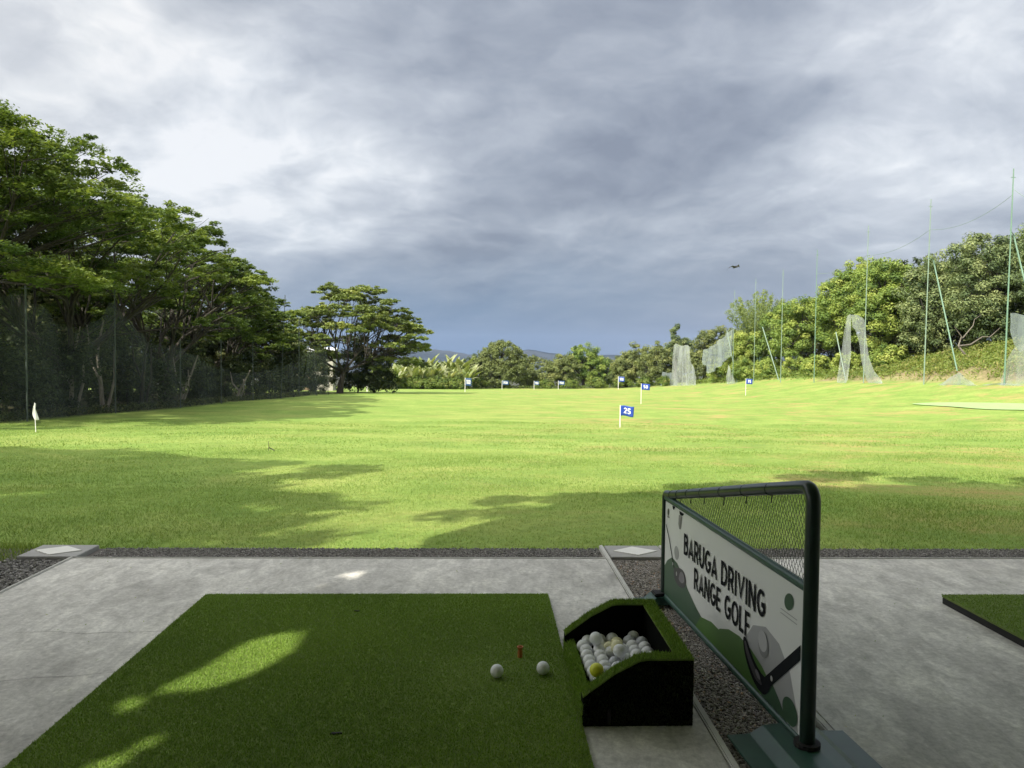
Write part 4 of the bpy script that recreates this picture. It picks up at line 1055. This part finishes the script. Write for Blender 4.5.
# shrubs at their feet
GB = 'shrubs under the right trees'
ms = broad_tree((30.2, 72.5), [(0,0,.9,1.2,1.1,1.0), (1.1,.2,.8,1.0,1.0,.9)], 71, 'yellow green shrub under the mango trees, between two poles', GB, 'mango_leaf', 6500, .2, .4, .2, 'shrub', 'shrub', .5, .04)
sl = ['shrub at the foot of the hanging torn net', 'shrub left of the foot of the hanging torn net', 'shrub right below the small bright mango tree', 'shrub at the foot of the thin far pole', 'shrub right of the flag before the small bright mango tree', 'shrub behind the foot of the pale triangular net', 'shrub where the earth bank begins']
for k, (x, y, s) in enumerate(((30.2,62,1.0), (30,67,1.0), (29.8,83,1.2), (30,78,1.1), (29.6,88,1.2), (29.4,93,1.3), (30.8,56,1.0))):
    copy_tree(ms, (x, y, tz(x, y)), k*1.3, sl[k], s=s)
# bare dead branches
b = MB()
b.tube([(0,0,0),(-.4,0,.4),(-.75,.1,.9),(-.5,.2,1.5),(-1.1,.0,2.1)], [.08,.07,.055,.04,.02], 7); b.tube([(-.75,0,.9),(.1,.2,1.0),(.8,.1,1.5),(1.3,.1,1.5),(2.0,0,2.2)], [.055,.05,.04,.03,.012], 7)
b.tube([(-.55,0,1.4),(.1,0,2.2),(.25,.1,2.6),(.8,.1,3.0)], [.04,.03,.02,.01], 7)
tag(b.build('dead_branch', M['dry_wood'], loc=(31.0, 47.2, tz(31.0, 47.2)-.1), smooth=True), 'bare grey forked branches before the dark mango tree', 'branch')

# weeds on the earth bank
n = 42000; x = RNG.uniform(27.7, 33.5, n); y = RNG.uniform(30, 60, n)
keep = RNG.uniform(0, 1, n) < np.clip((x-28.3-.45*np.sin(y*.9)-.35*np.sin(y*2.7+1))/.9, .12, 1); x, y = x[keep], y[keep]; n = len(x)
cl = .5+.5*np.sin(x*2.1+y*1.3)*np.sin(y*.9-x)
C = np.c_[x, y, terr(x, y)+RNG.uniform(0, .62, n)*(.35+.65*cl)]
V, F = leaf_quads(C, .17, RNG.normal(0, 1, (n, 3))+np.array([0,-.4,.6]), RNG, .4)
tag(mesh_np('weeds', V, F, M['weed_leaf'], tint=np.repeat(np.clip(.35+.4*cl+RNG.normal(0, .16, n), 0, 1), 4)), 'yellow green weeds covering the earth bank at right', kind='stuff')
# weeds along the field edges
n = 9000; x = np.where(RNG.uniform(0, 1, n) < .5, RNG.normal(29.3, .7, n), RNG.uniform(-16, 28, n)); y = np.where(x > 28, RNG.uniform(54, 108, n), RNG.uniform(119, 126, n))
C = np.c_[x, y, terr(x, y)+RNG.uniform(0, .5, n)]
V, F = leaf_quads(C, .26, RNG.normal(0, 1, (n, 3)), RNG, .4)
tag(mesh_np('weeds', V, F, M['weed_leaf'], tint=np.repeat(np.clip(RNG.normal(.35, .2, n), 0, 1), 4)), 'low weeds along the far edges of the lawn', kind='stuff')
n = 14000; y = RNG.uniform(18, 70, n); x = -14.6-np.abs(RNG.normal(0, 1.0, n))
C = np.c_[x, y, terr(x, y)+RNG.uniform(0, .28, n)]
V, F = leaf_quads(C, .12, RNG.normal(0, 1, (n, 3)), RNG, .4)
tag(mesh_np('ground_cover', V, F, M['shrub_leaf'], tint=np.repeat(RNG.uniform(0, 1, n), 4)), 'dark ground cover at the foot of the left net', kind='stuff')

# ------------------------------------------------------------------ nets
def net(name, pts, xfun, mat, label, cat='net', group=None, step=.35, rows=10, wav=.12, seed=1):
    """pts: (y, ztop, zbottom) along y"""
    rng = np.random.default_rng(seed)
    ys = np.array([p[0] for p in pts]); o_ = np.argsort(ys); ys = ys[o_]
    zt_ = np.array([p[1] for p in pts])[o_]; zb_ = np.array([p[2] for p in pts])[o_]
    n = max(6, int((ys[-1]-ys[0])/step)); yy = np.linspace(ys[0], ys[-1], n+1)
    top_ = np.interp(yy, ys, zt_); bot = np.interp(yy, ys, zb_)
    V = []; ph = rng.uniform(0, 6)
    for j in range(rows+1):
        s = j/rows
        z = bot+(top_-bot)*s
        x = xfun(yy)+wav*(np.sin(yy*2.1+ph+s*1.5)+.5*np.sin(yy*5.3+s*4+ph))*(1-.4*s)
        V.append(np.c_[x, yy, z])
    V = np.concatenate(V); m_ = n+1
    ii = (np.arange(rows)[:, None]*m_+np.arange(n)[None]).ravel()
    o = mesh_np(name, V, np.c_[ii, ii+1, ii+1+m_, ii+m_], M[mat], smooth=True)
    return tag(o, label, cat, group)
Lx = lambda y: -14.25+0*y
LN0 = [(16,3.0),(20,2.9),(22.7,2.7),(24.0,2.75),(24.8,2.4),(25.9,1.95),(26.9,1.75),(28.1,2.05),(29.0,2.6),(29.65,3.3),(30.2,2.6),(31.7,1.7),(33.5,1.3),(35.7,1.35),(38.2,.72),(41,.11),(46.2,-.24),(52.9,.01),(58.6,.53),(60.5,1.05)]
_y = np.linspace(16, 60.5, 150); _z = np.interp(_y, [p[0] for p in LN0], [p[1] for p in LN0])
_z = np.convolve(np.pad(_z, 2, 'edge'), [.1,.2,.4,.2,.1], 'valid')+.10*np.sin(_y*3.1)*np.sin(_y*1.3)+RNG.normal(0, .05, 150)
LN = list(zip(_y, _z))
net('safety_net', [(y, z, tz(-14.25, y)-.03) for y, z in LN], Lx, 'net_dark', 'long dark green shade net sagging between poles along the left', rows=14, wav=.10)
net('safety_net', [(60.6,1.25,-2.4),(62,1.6,-2.45),(64.8,1.3,-2.5),(66.2,.6,-2.55)], lambda y: -14.2+(y-60)*.12, 'net_dark', 'pale grey flap at the far end of the left net', rows=10, wav=.2)
M['pole_dark'] = plain('dark_weathered_pole', (.06,.08,.07), .7, var=.3, scale=2)
def pole(x, y, ztop, r, label, group, lean=0.0, mat='pole', z0=None, rt=None):
    z = tz(x, y) if z0 is None else z0; h = ztop-z
    b = MB(); b.tube([(0,0,-.2), (lean*.5, 0, h*.5), (lean, 0, h)], [r, (r+(rt or r))/2, rt or r], 8)
    b.tube([(lean*.97-.12, 0, h*.96), (lean*.97+.12, 0, h*.96)], .018, 6)
    r *= 1; o = b.build('net_pole', M[mat], smooth=True, loc=(x, y, z)); return tag(o, label, 'pole', group)
GP = 'poles of the left net'
for (y, zt_, lab, lean) in ((24.1, 3.15, 'thin pole of the left net nearest the picture edge', .0), (29.75, 3.85, 'thin pole carrying the highest peak of the left net', 0), (36.0, 1.65, 'thin pole where the left net drops beside the brownish trunk', 0),
                      (41.5, 1.75, 'thin pole standing above the falling part of the left net', 0), (47.1, 1.85, 'thin pole standing over the lowest part of the left net', 0), (53.5, 5.1, 'taller thin pole of the left net against the sky', .3), (58.7, 3.75, 'thin pole beside the lone rain tree, left of its crown', 0)):
    pole(-14.3, y, zt_, .028, lab, GP, lean, 'pole_dark')
GR = 'tall poles of the torn right net'
for (y, zt_, r, lab, mt, ln) in ((38.3, 10.93, .045, 'tallest green and grey pole at the right edge', 'pole_green', 0.1), (45.5, 10.84, .040, 'tall pole left of the leaning green strut', 'pole', .1), (52.9, 10.5, .040, 'tall pole beside the hanging torn net', 'pole', 0.05),
                           (61.0, 9.93, .040, 'tall green pole left of the hanging torn net', 'pole_green', 0), (68.0, 9.1, .038, 'tall thin pole before the yellow green mango tree crown', 'pole', 0), (74.9, 9.0, .034, 'tall thin pole right of the blue distance flag', 'pole', 0), (81.3, 8.4, .030, 'farthest thin pole of the right row', 'pole', 0)):
    pole(27.0, y, zt_, r, lab, GR, ln, mt, rt=r*.6)
# leaning struts
def strut(a, b_, r, label, mat='pole_green', arm=None):
    m_ = MB(); a = Vector(a); b_ = Vector(b_); m_.tube([(0,0,0), tuple((b_-a)*.5), tuple(b_-a)], r, 8)
    if arm: m_.tube([tuple(b_-a), tuple(Vector(arm)-a)], r*.6, 6)
    tag(m_.build('leaning_strut', M[mat], smooth=True, loc=a), label, 'strut', 'struts leaning behind the right poles')
strut((28.5, 44.6, .4), (28.5, 47.4, 7.4), .042, 'green strut leaning before the dark mango trees', arm=(27.1, 45.6, 7.3))
strut((28.9, 37.9, .5), (28.5, 40.1, 7.85), .042, 'green strut leaning at the right picture edge', arm=(27.1, 38.4, 7.8))
strut((27.9, 57.3, -.8), (28.2, 59.9, 3.2), .04, 'pale strut leaning left of the hanging torn net', 'pole')
strut((28.1, 71.0, -1.3), (28.3, 76.3, 4.2), .045, 'pale strut leaning before the mango trees near the blue flag', 'pole')
strut((28.1, 83.0, -1.9), (28.4, 88, 4.2), .045, 'farthest pale strut beside the small bright mango tree', 'pole')
# cables
def cable(a, b_, sag, label, r=.011):
    a = Vector(a); b_ = Vector(b_); m_ = MB(); pts = []
    for i in range(13):
        s = i/12; p_ = a.lerp(b_, s)-a; p_.z -= sag*4*s*(1-s); pts.append(tuple(p_))
    m_.tube(pts, r, 5); tag(m_.build('cable', M['pole'], loc=a), label, 'cable', 'cables between the right poles')
cable((27.1,38.3,9.6), (27.1,45.5,9.0), .5, 'thin cable between the tallest pole and the next')
cable((27.1,45.5,9.0), (27.0,52.9,8.4), .4, 'thin cable between the second and third pole from the right')
cable((27.0,52.9,8.4), (27.0,61.0,8.0), .4, 'thin cable between the two middle poles')
cable((27.1,38.3,9.9), (27.4,33,7.0), .3, 'thin cable running out of the right picture edge')
GN = 'torn net pieces on the right side'
net('torn_net', [(57.0,-.6,-.92),(56.6,1.0,-.92),(56.1,3.0,-.9),(55.5,4.3,-.88),(55.2,4.35,-.5),(54.9,4.3,1.4)], lambda y: 27+0*y, 'net_pale', 'left strand of the torn net hanging at the middle pole', group=GN, step=.15, wav=.05, seed=3)
net('torn_net', [(54.9,4.3,3.4),(54.3,4.3,3.2),(53.6,4.1,2.2),(53.0,3.9,.5),(52.6,2.6,-.4),(52.2,1.2,-.7),(51.6,.3,-.72),(50.6,-.3,-.72),(50.2,-.6,-.72)], lambda y: 27+0*y, 'net_pale', 'right strand of the torn net curving down to the lawn', group=GN, step=.15, wav=.05, seed=4)
net('torn_net', [(108,-1.0,-3.3),(106.7,3.0,-3.2),(103,2.6,-3.1),(99.8,2.7,-3.0),(97,-.3,-2.8),(95.1,-2.4,-2.75)], lambda y: 27+0*y, 'net_pale', 'pale torn net standing like a wedge at the far right tree line', group=GN, step=.4, wav=.2, seed=5)
net('torn_net', [(114,-1.2,-3.6),(111,-1.3,-3.4),(108.2,-1.2,-3.2)], lambda y: 27+0*y, 'net_blue', 'low grey net piece left of the pale wedge of net', group=GN, step=.4, wav=.2, seed=6)
net('torn_net', [(92.5,2.0,.2),(90,2.2,-.9),(87,2.9,-.2),(84,3.6,.6),(82,4.2,1.6),(81.5,4.2,3.4)], lambda y: 27+0*y, 'net_blue', 'torn net hanging high beside the far pole', group=GN, step=.4, wav=.2, seed=7)
net('torn_net', [(83.6,-1.0,-2.35),(83.0,.3,-2.3),(82,-.3,-2.25),(80.4,-1.6,-2.2),(79,-2.15,-2.2)], lambda y: 27+0*y, 'net_pale', 'small triangular net left of the blue distance flag', group=GN, step=.2, wav=.08, seed=8)
net('torn_net', [(38.1,3.5,2.6),(37.8,3.5,1.9),(37.4,3.4,1.4),(37.0,3.3,1.9),(36.2,3.3,1.7),(35,3.2,1.5)], lambda y: 27.1+0*y, 'net_blue', 'dark blue grey net rag high at the right picture edge', group=GN, step=.15, wav=.06, seed=9)
net('torn_net', [(38.9,.1,-.35),(38.5,1.0,-.36),(37.8,1.8,-.38),(37.2,1.9,-.4),(36,1.8,-.42),(34,1.6,-.45)], lambda y: 27.2+0*y, 'net_pale', 'sheer net hanging below the rag at the right picture edge', group=GN, step=.15, wav=.08, seed=10)
net('torn_net', [(44.0,-.5,-.6),(42.9,-.1,-.55),(42.0,.38,-.52),(41.3,.0,-.5),(40.2,-.32,-.45),(38.6,-.1,-.4),(36,-.15,-.5)], lambda y: 26.9+0*y, 'net_blue', 'grey net heaped on the lawn edge below the earth bank', group=GN, step=.15, wav=.12, seed=11)

# ------------------------------------------------------------------ shed behind left trees
sh = empty('shed', (-22.0, 96, tz(-22, 96)), .1, 'pale roofed shed glimpsed behind the lone rain tree', 'shed')
b = MB(); b.box(-3, 3, -2, 2, 0, 4.2); b.build('wall', M['shed_wall'], sh)
b = MB(); b.prism([(-2.4,4.2),(0,5.3),(2.4,4.2),(2.4,4.32),(0,5.42),(-2.4,4.32)], 0, -3.3, 3.3); b.build('roof', M['shed_roof'], sh)
b = MB(); b.box(-.5, .5, -2.03, -2.002, 0, 2); b.build('door', M['rafter'], sh)

# ------------------------------------------------------------------ distant hills
def hills(pts, dist, depth, name):
    xs = np.linspace(-2600, 2600, 160); zz = np.interp(xs, [p[0] for p in pts], [p[1] for p in pts])
    r = np.random.default_rng(3); zz = zz+np.convolve(r.normal(0, 7, 160), np.ones(5)/5, 'same')
    V = []; rows = 10
    for j in range(rows+1):
        s = j/rows
        V.append(np.c_[xs, np.full(160, dist+s*depth)+60*np.sin(xs*.004+j), -81+(zz+81)*math.sin(min(1, s*1.15)*math.pi*.5)])
    V.append(np.c_[xs, np.full(160, dist+depth*1.6), np.full(160, -81)])
    V = np.concatenate(V); ii = (np.arange(rows+1)[:, None]*160+np.arange(159)[None]).ravel()
    o = mesh_np(name, V, np.c_[ii, ii+1, ii+161, ii+160], M['hill'], smooth=True); return tag(o, kind='structure')
hills([(-2600,10),(-900,16),(-520,24),(-330,32),(-200,22),(-60,2),(90,14),(150,22),(230,34),(310,18),(420,4),(1000,10),(2600,10)], 3300, 500, 'hills')

# ------------------------------------------------------------------ shelter roof (above and behind the viewer) and trees beside it
el = R_(40); SD = Vector((.62*math.cos(el), .78*math.cos(el), -math.sin(el)))/1.0
SD = Vector((.6223, .7828, 0))*math.cos(el)+Vector((0, 0, -math.sin(el)))
ZR = 2.95
sun_gaps = [[(-0.659,2.84),(-0.737,2.81),(-0.842,2.732),(-0.923,2.512),(-0.981,2.375),(-0.991,2.312),(-0.91,2.311),(-0.786,2.395),(-0.7,2.543),(-0.653,2.692)],
 [(-1.089,2.234),(-1.061,2.279),(-0.995,2.265),(-1.002,2.214),(-1.051,2.196)], [(-0.931,1.987),(-0.867,2.065),(-0.866,2.017),(-0.893,1.971)],
 [(-0.993,1.891),(-0.929,1.967),(-0.924,1.918),(-0.939,1.859)], [(-0.690,3.603),(-0.60,3.655),(-0.62,3.50)], [(-0.783,3.414),(-0.722,3.47),(-0.723,3.38)], [(-0.479,3.671),(-0.42,3.690),(-0.434,3.62)]]
sh_ = (SD.x/-SD.z*(ZR-.015), SD.y/-SD.z*(ZR-.015))
sun_gaps = [[(x-sh_[0], y-sh_[1]) for x, y in g] for g in sun_gaps]  # holes added to the unseen roof, traced back from the wanted sun patches
def inside(P_, x, y):
    c = np.zeros(x.shape, bool); n = len(P_)
    for i in range(n):
        xa, ya = P_[i]; xb, yb = P_[(i+1) % n]
        cond = ((ya > y) != (yb > y)) & (x < (xb-xa)*(y-ya)/(yb-ya+1e-12)+xa); c ^= cond
    return c
rx = np.concatenate([np.arange(-15, -4.5, .15), np.arange(-4.5, -1.5, .02), np.arange(-1.5, 15.01, .15)])
ry = np.concatenate([np.arange(-6, -1.6, .2), np.arange(-1.6, 3.61, .02)])
Xr, Yr = np.meshgrid(rx, ry); Zr = ZR+.015*np.sin(Xr*40)
nx_ = len(rx); ii = (np.arange(len(ry)-1)[:, None]*nx_+np.arange(nx_-1)[None])
cxr = (Xr[:-1, :-1]+Xr[1:, 1:])/2; cyr = (Yr[:-1, :-1]+Yr[1:, 1:])/2
keep = np.ones(cxr.shape, bool)
for g in sun_gaps: keep &= ~inside(g, cxr, cyr)
keep &= (cyr < 1.48) | ((cxr > -2.65) & (cyr < 1.85+(cxr+2.65)*1.65))  # unseen roof outline cut to shape its shadow edge on the lawn
ii = ii[keep]
shelter = empty('bay_shelter', (0, -3, 0), 0, 'open corrugated shelter roof over the hitting bays', 'shelter')
b = MB(); b.box(-15, 15, -3.05, -2.95, -.1, ZR-.05); b.build('back_wall', M['shed_wall'], shelter)
o = mesh_np('roof', np.c_[Xr.ravel(), Yr.ravel()+3, Zr.ravel()], np.c_[ii, ii+1, ii+1+nx_, ii+nx_], M['roof'], shelter)
for x in (-11.5, -8.3, 4.3, 7.5, 10.7):
    b = MB(); b.box(x-.05, x+.05, -2.9, 4.2, ZR-.14, ZR-.03); b.build('rafter', M['rafter'], shelter)
rain_tree((-13.5, .2), 6.3, 9.6, 81, 'rain tree standing left of the shelter', 'rain trees beside the shelter', 84, 900, .23, (.7, -1.0), flat=.3, bare=.1, sun_opening=True)
rain_tree((-2.2, -8.2), 5.2, 8.4, 82, 'rain tree standing behind the shelter', 'rain trees beside the shelter', 50, 1200, .19, (2.3, 5.7), flat=.3, bare=.1, sun_opening=True)

# ------------------------------------------------------------------ haze
hz = bpy.data.materials.new('haze_air'); hz.use_nodes = True; ht = hz.node_tree
ht.nodes.remove(ht.nodes['Principled BSDF'])
pv = ht.nodes.new('ShaderNodeVolumePrincipled'); pv.inputs['Color'].default_value = (.48, .64, 1.0, 1); pv.inputs['Density'].default_value = HZD
pv.inputs['Anisotropy'].default_value = 0.0
ht.links.new(pv.outputs[0], ht.nodes['Material Output'].inputs['Volume'])
b = MB(); b.box(-3050, 3050, -320, 5100, -83, 135); tag(b.build('haze', hz), 'thin bluish air over the whole range and the hills', kind='stuff')

# ------------------------------------------------------------------ world
w = bpy.data.worlds.new('World'); SC.world = w; w.use_nodes = True; t = w.node_tree
bg = t.nodes['Background']; EXPO = .7
sky = t.nodes.new('ShaderNodeTexSky'); sky.sky_type = 'NISHITA'; sky.sun_disc = False
sky.sun_elevation = el; sky.sun_rotation = math.atan2(-.6223, -.7828) % (2*math.pi); sky.air_density = 1.2; sky.dust_density = 2
D0 = t.nodes.new('ShaderNodeTexCoord').outputs['Generated']
def vmath(op, a, b_=None):
    n = t.nodes.new('ShaderNodeVectorMath'); n.operation = op
    for i, v in enumerate((a, b_)):
        if v is None: continue
        if isinstance(v, tuple): n.inputs[i].default_value = v
        elif isinstance(v, (int, float)): n.inputs['Scale'].default_value = v
        else: t.links.new(v, n.inputs[i])
    return n.outputs['Value'] if op in ('DOT_PRODUCT', 'LENGTH') else n.outputs[0]
def ma(op, a, b_=0.0, c_=0.0):
    n = t.nodes.new('ShaderNodeMath'); n.operation = op
    for i, v in enumerate((a, b_, c_)):
        if isinstance(v, (int, float)): n.inputs[i].default_value = v
        else: t.links.new(v, n.inputs[i])
    return n.outputs[0]
Dn = vmath('NORMALIZE', D0)
sp = t.nodes.new('ShaderNodeSeparateXYZ'); t.links.new(Dn, sp.inputs[0])
zc = ma('MAXIMUM', sp.outputs[2], 0.0); inv = ma('DIVIDE', 1.0, ma('ADD', zc, .30))
cb = t.nodes.new('ShaderNodeCombineXYZ')
t.links.new(ma('MULTIPLY', sp.outputs[0], inv), cb.inputs[0]); t.links.new(ma('MULTIPLY', sp.outputs[1], inv), cb.inputs[1]); t.links.new(ma('MULTIPLY', sp.outputs[2], 1.0), cb.inputs[2])
def wn(vec, scale, detail, rough, dist=0.0, color=False):
    n = t.nodes.new('ShaderNodeTexNoise'); t.links.new(vec, n.inputs['Vector'])
    n.inputs['Scale'].default_value = scale; n.inputs['Detail'].default_value = detail; n.inputs['Roughness'].default_value = rough; n.inputs['Distortion'].default_value = dist
    return n.outputs['Color'] if color else n.outputs['Fac']
PV0 = vmath('ADD', cb.outputs[0], (3.7, 1.3, 0.0))
PV = vmath('ADD', PV0, vmath('SCALE', vmath('SUBTRACT', wn(PV0, 1.3, 4, .52, 0, True), (.5,.5,.5)), .5))
warp = vmath('SCALE', vmath('SUBTRACT', wn(PV0, 1.8, 4, .58, 0, True), (.5,.5,.5)), .30)
DW = vmath('NORMALIZE', vmath('ADD', Dn, warp))
BL = [ # direction to a cloud mass (azimuth deg right of +Y, elevation deg), angular radius deg, brightness
 (-28.6, 19.7, 7.4, 0.22),
 (-20.9, 16.2, 6.3, 0.38),
 (-13.6, 12.3, 4.6, 0.25),
 (-8.6, 13.7, 2.8, 0.15),
 (-26.3, 21.9, 5.7, 0.10),
 (32.3, 13.4, 5.7, 0.32),
 (27.1, 10.4, 4.6, 0.22),
 (34.9, 18.2, 4.0, 0.12),
 (15.1, 11.7, 3.4, 0.12),
 (5.6, 9.4, 2.6, 0.15),
 (24.4, 18.3, 2.6, 0.20),
 (8.4, 19.0, 2.8, 0.08),
 (-2.8, 20.9, 6.3, -0.22),
 (9.8, 21.6, 7.4, -0.26),
 (15.7, 17.1, 4.6, -0.15),
 (21.1, 22.0, 4.6, -0.12),
 (1.0, 11.9, 4.6, -0.12),
 (-4.2, 9.2, 4.0, -0.12),
 (32.3, 16.1, 2.8, -0.10),
 (8.5, 15.7, 3.4, -0.18),
 (19.9, 13.9, 3.4, -0.12),
 (-2.7, 1.9, 6.3, -0.20),
 (8.6, 4.2, 6.8, -0.25),
 (20.1, 4.9, 5.1, -0.15),
 (-16.4, 7.3, 4.0, 0.02),
 (-11.5, 7.5, 3.4, 0.08),
]
acc = None
for az, e_, sg, amp in BL:
    a, e2 = R_(az), R_(e_); d_ = (math.sin(a)*math.cos(e2), math.cos(a)*math.cos(e2), math.sin(e2)); s2 = R_(sg)**2
    ex = ma('EXPONENT', ma('MULTIPLY_ADD', vmath('DOT_PRODUCT', DW, d_), 1/s2, -1/s2))
    acc = ma('MULTIPLY', ex, amp) if acc is None else ma('MULTIPLY_ADD', ex, amp, acc)
def wv(vec):   # billows
    n = t.nodes.new('ShaderNodeTexVoronoi'); n.feature = 'F1'; n.inputs['Scale'].default_value = 2.1
    n.inputs['Detail'].default_value = 1; n.inputs['Roughness'].default_value = .5; n.inputs['Lacunarity'].default_value = 2.2; n.normalize = True
    t.links.new(vec, n.inputs['Vector']); return n.outputs['Distance']
PB = vmath('ADD', PV, (-.035, -.06, .0))
def dens(vec): return ma('SUBTRACT', ma('MULTIPLY', wn(vec, 1.5, 8, .57), 1.0), ma('MULTIPLY', ma('SUBTRACT', wv(vec), .45), .55))
n1 = dens(PV); n1b = dens(PB)
n2 = wn(PV, 5.5, 4, .5)
relief = ma('SUBTRACT', n1, n1b)
val = ma('ADD', ma('MULTIPLY', acc, .90), .58)
val = ma('ADD', val, ma('MULTIPLY', ma('SUBTRACT', .5, n1), 1.15))
val = ma('ADD', val, ma('MULTIPLY', relief, 2.9))
val = ma('ADD', val, ma('MULTIPLY', ma('SUBTRACT', n2, .5), .30))
val = ma('MULTIPLY_ADD', val, .82, .115)
r = t.nodes.new('ShaderNodeValToRGB'); e = r.color_ramp.elements; K = 12.2/(2**EXPO)
def lin(c): return tuple(((x/255+.055)/1.055)**2.4 if x > 10 else x/255/12.92 for x in c)
stops = [(0.0, (127,134,148)), (.25, (148,155,167)), (.5, (170,176,186)), (.72, (190,195,203)), (.9, (212,216,221)), (1, (226,228,231))]
e[0].position = 0; e[0].color = (*lin(stops[0][1]), 1); e[1].position = 1; e[1].color = (*lin(stops[-1][1]), 1)
for p_, c_ in stops[1:-1]:
    q = e.new(p_); q.color = (*lin(c_), 1)
t.links.new(val, r.inputs[0])
# rain veil low over the far horizon: slate blue
az_f = vmath('DOT_PRODUCT', Dn, (.12, .993, 0)); side = t.nodes.new('ShaderNodeMapRange'); side.interpolation_type = 'SMOOTHSTEP'
t.links.new(az_f, side.inputs[0]); side.inputs[1].default_value = .80; side.inputs[2].default_value = .97
lowm = t.nodes.new('ShaderNodeMapRange'); lowm.interpolation_type = 'SMOOTHSTEP'
t.links.new(ma('ADD', sp.outputs[2], ma('MULTIPLY', ma('SUBTRACT', n1, .5), .10)), lowm.inputs[0]); lowm.inputs[1].default_value = .20; lowm.inputs[2].default_value = .02
veil = ma('MULTIPLY', side.outputs[0], lowm.outputs[0])
vr = t.nodes.new('ShaderNodeValToRGB'); t.links.new(sp.outputs[0], vr.inputs[0])
ve = vr.color_ramp.elements; ve[0].position = 0.0; ve[0].color = (*lin((96,121,150)), 1); ve[1].position = .36; ve[1].color = (*lin((122,134,154)), 1)
def wmix(f, a, b_, mode='MIX'):
    m_ = t.nodes.new('ShaderNodeMix'); m_.data_type = 'RGBA'; m_.blend_type = mode
    for s, v in ((m_.inputs[0], f), (m_.inputs[6], a), (m_.inputs[7], b_)):
        if isinstance(v, (int, float)): s.default_value = v
        elif isinstance(v, tuple): s.default_value = (*v, 1)
        else: t.links.new(v, s)
    return m_.outputs[2]
cl = wmix(ma('MULTIPLY', veil, .92), r.outputs[0], vr.outputs[0])
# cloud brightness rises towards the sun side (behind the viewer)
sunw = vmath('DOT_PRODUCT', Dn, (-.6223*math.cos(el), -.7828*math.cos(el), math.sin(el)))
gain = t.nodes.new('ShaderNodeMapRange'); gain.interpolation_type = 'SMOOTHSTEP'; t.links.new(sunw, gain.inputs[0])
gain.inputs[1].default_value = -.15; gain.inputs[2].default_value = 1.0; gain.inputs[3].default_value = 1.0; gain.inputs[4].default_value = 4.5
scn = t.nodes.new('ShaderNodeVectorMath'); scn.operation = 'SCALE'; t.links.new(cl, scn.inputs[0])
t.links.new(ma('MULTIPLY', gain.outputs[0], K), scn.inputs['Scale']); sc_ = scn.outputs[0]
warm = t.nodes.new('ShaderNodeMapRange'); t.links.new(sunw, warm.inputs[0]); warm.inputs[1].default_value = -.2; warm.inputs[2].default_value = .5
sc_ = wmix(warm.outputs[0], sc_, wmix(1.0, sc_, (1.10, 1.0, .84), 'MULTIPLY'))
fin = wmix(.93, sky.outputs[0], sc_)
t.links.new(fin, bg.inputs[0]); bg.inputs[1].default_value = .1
w.cycles.sampling_method = 'MANUAL'; w.cycles.sample_map_resolution = 512

sun = bpy.data.lights.new('sun', 'SUN'); sun.energy = 4.6; sun.angle = R_(.6); sun.color = (1, .93, .80)
so = bpy.data.objects.new('sun', sun); so.rotation_euler = SD.to_track_quat('-Z', 'Y').to_euler(); COL.objects.link(so)

# ------------------------------------------------------------------ camera
cam = bpy.data.cameras.new('camera'); co = bpy.data.objects.new('camera', cam); COL.objects.link(co)
Rm = Matrix(((0.999307031, -0.009120147, -0.036087118), (-0.035712442, 0.038357809, -0.998625706), (0.010491836, 0.999222449, 0.038005525)))
mw = Rm.to_4x4(); mw.translation = (0, 0, 1.06); co.matrix_world = mw
cam.sensor_width = 36; cam.lens = 755/1024*36; cam.clip_start = .05; cam.clip_end = 9000
SC.camera = co

SC.view_settings.view_transform = 'Standard'; SC.view_settings.look = 'None'; SC.view_settings.exposure = EXPO; SC.view_settings.gamma = 1
SC.render.engine = 'CYCLES'
SC.cycles.use_denoising = True; SC.cycles.max_bounces = 6; SC.cycles.transparent_max_bounces = 12
SC.cycles.diffuse_bounces = 4; SC.cycles.transmission_bounces = 4; SC.cycles.use_adaptive_sampling = True; SC.cycles.adaptive_threshold = .02
SC.render.film_transparent = False
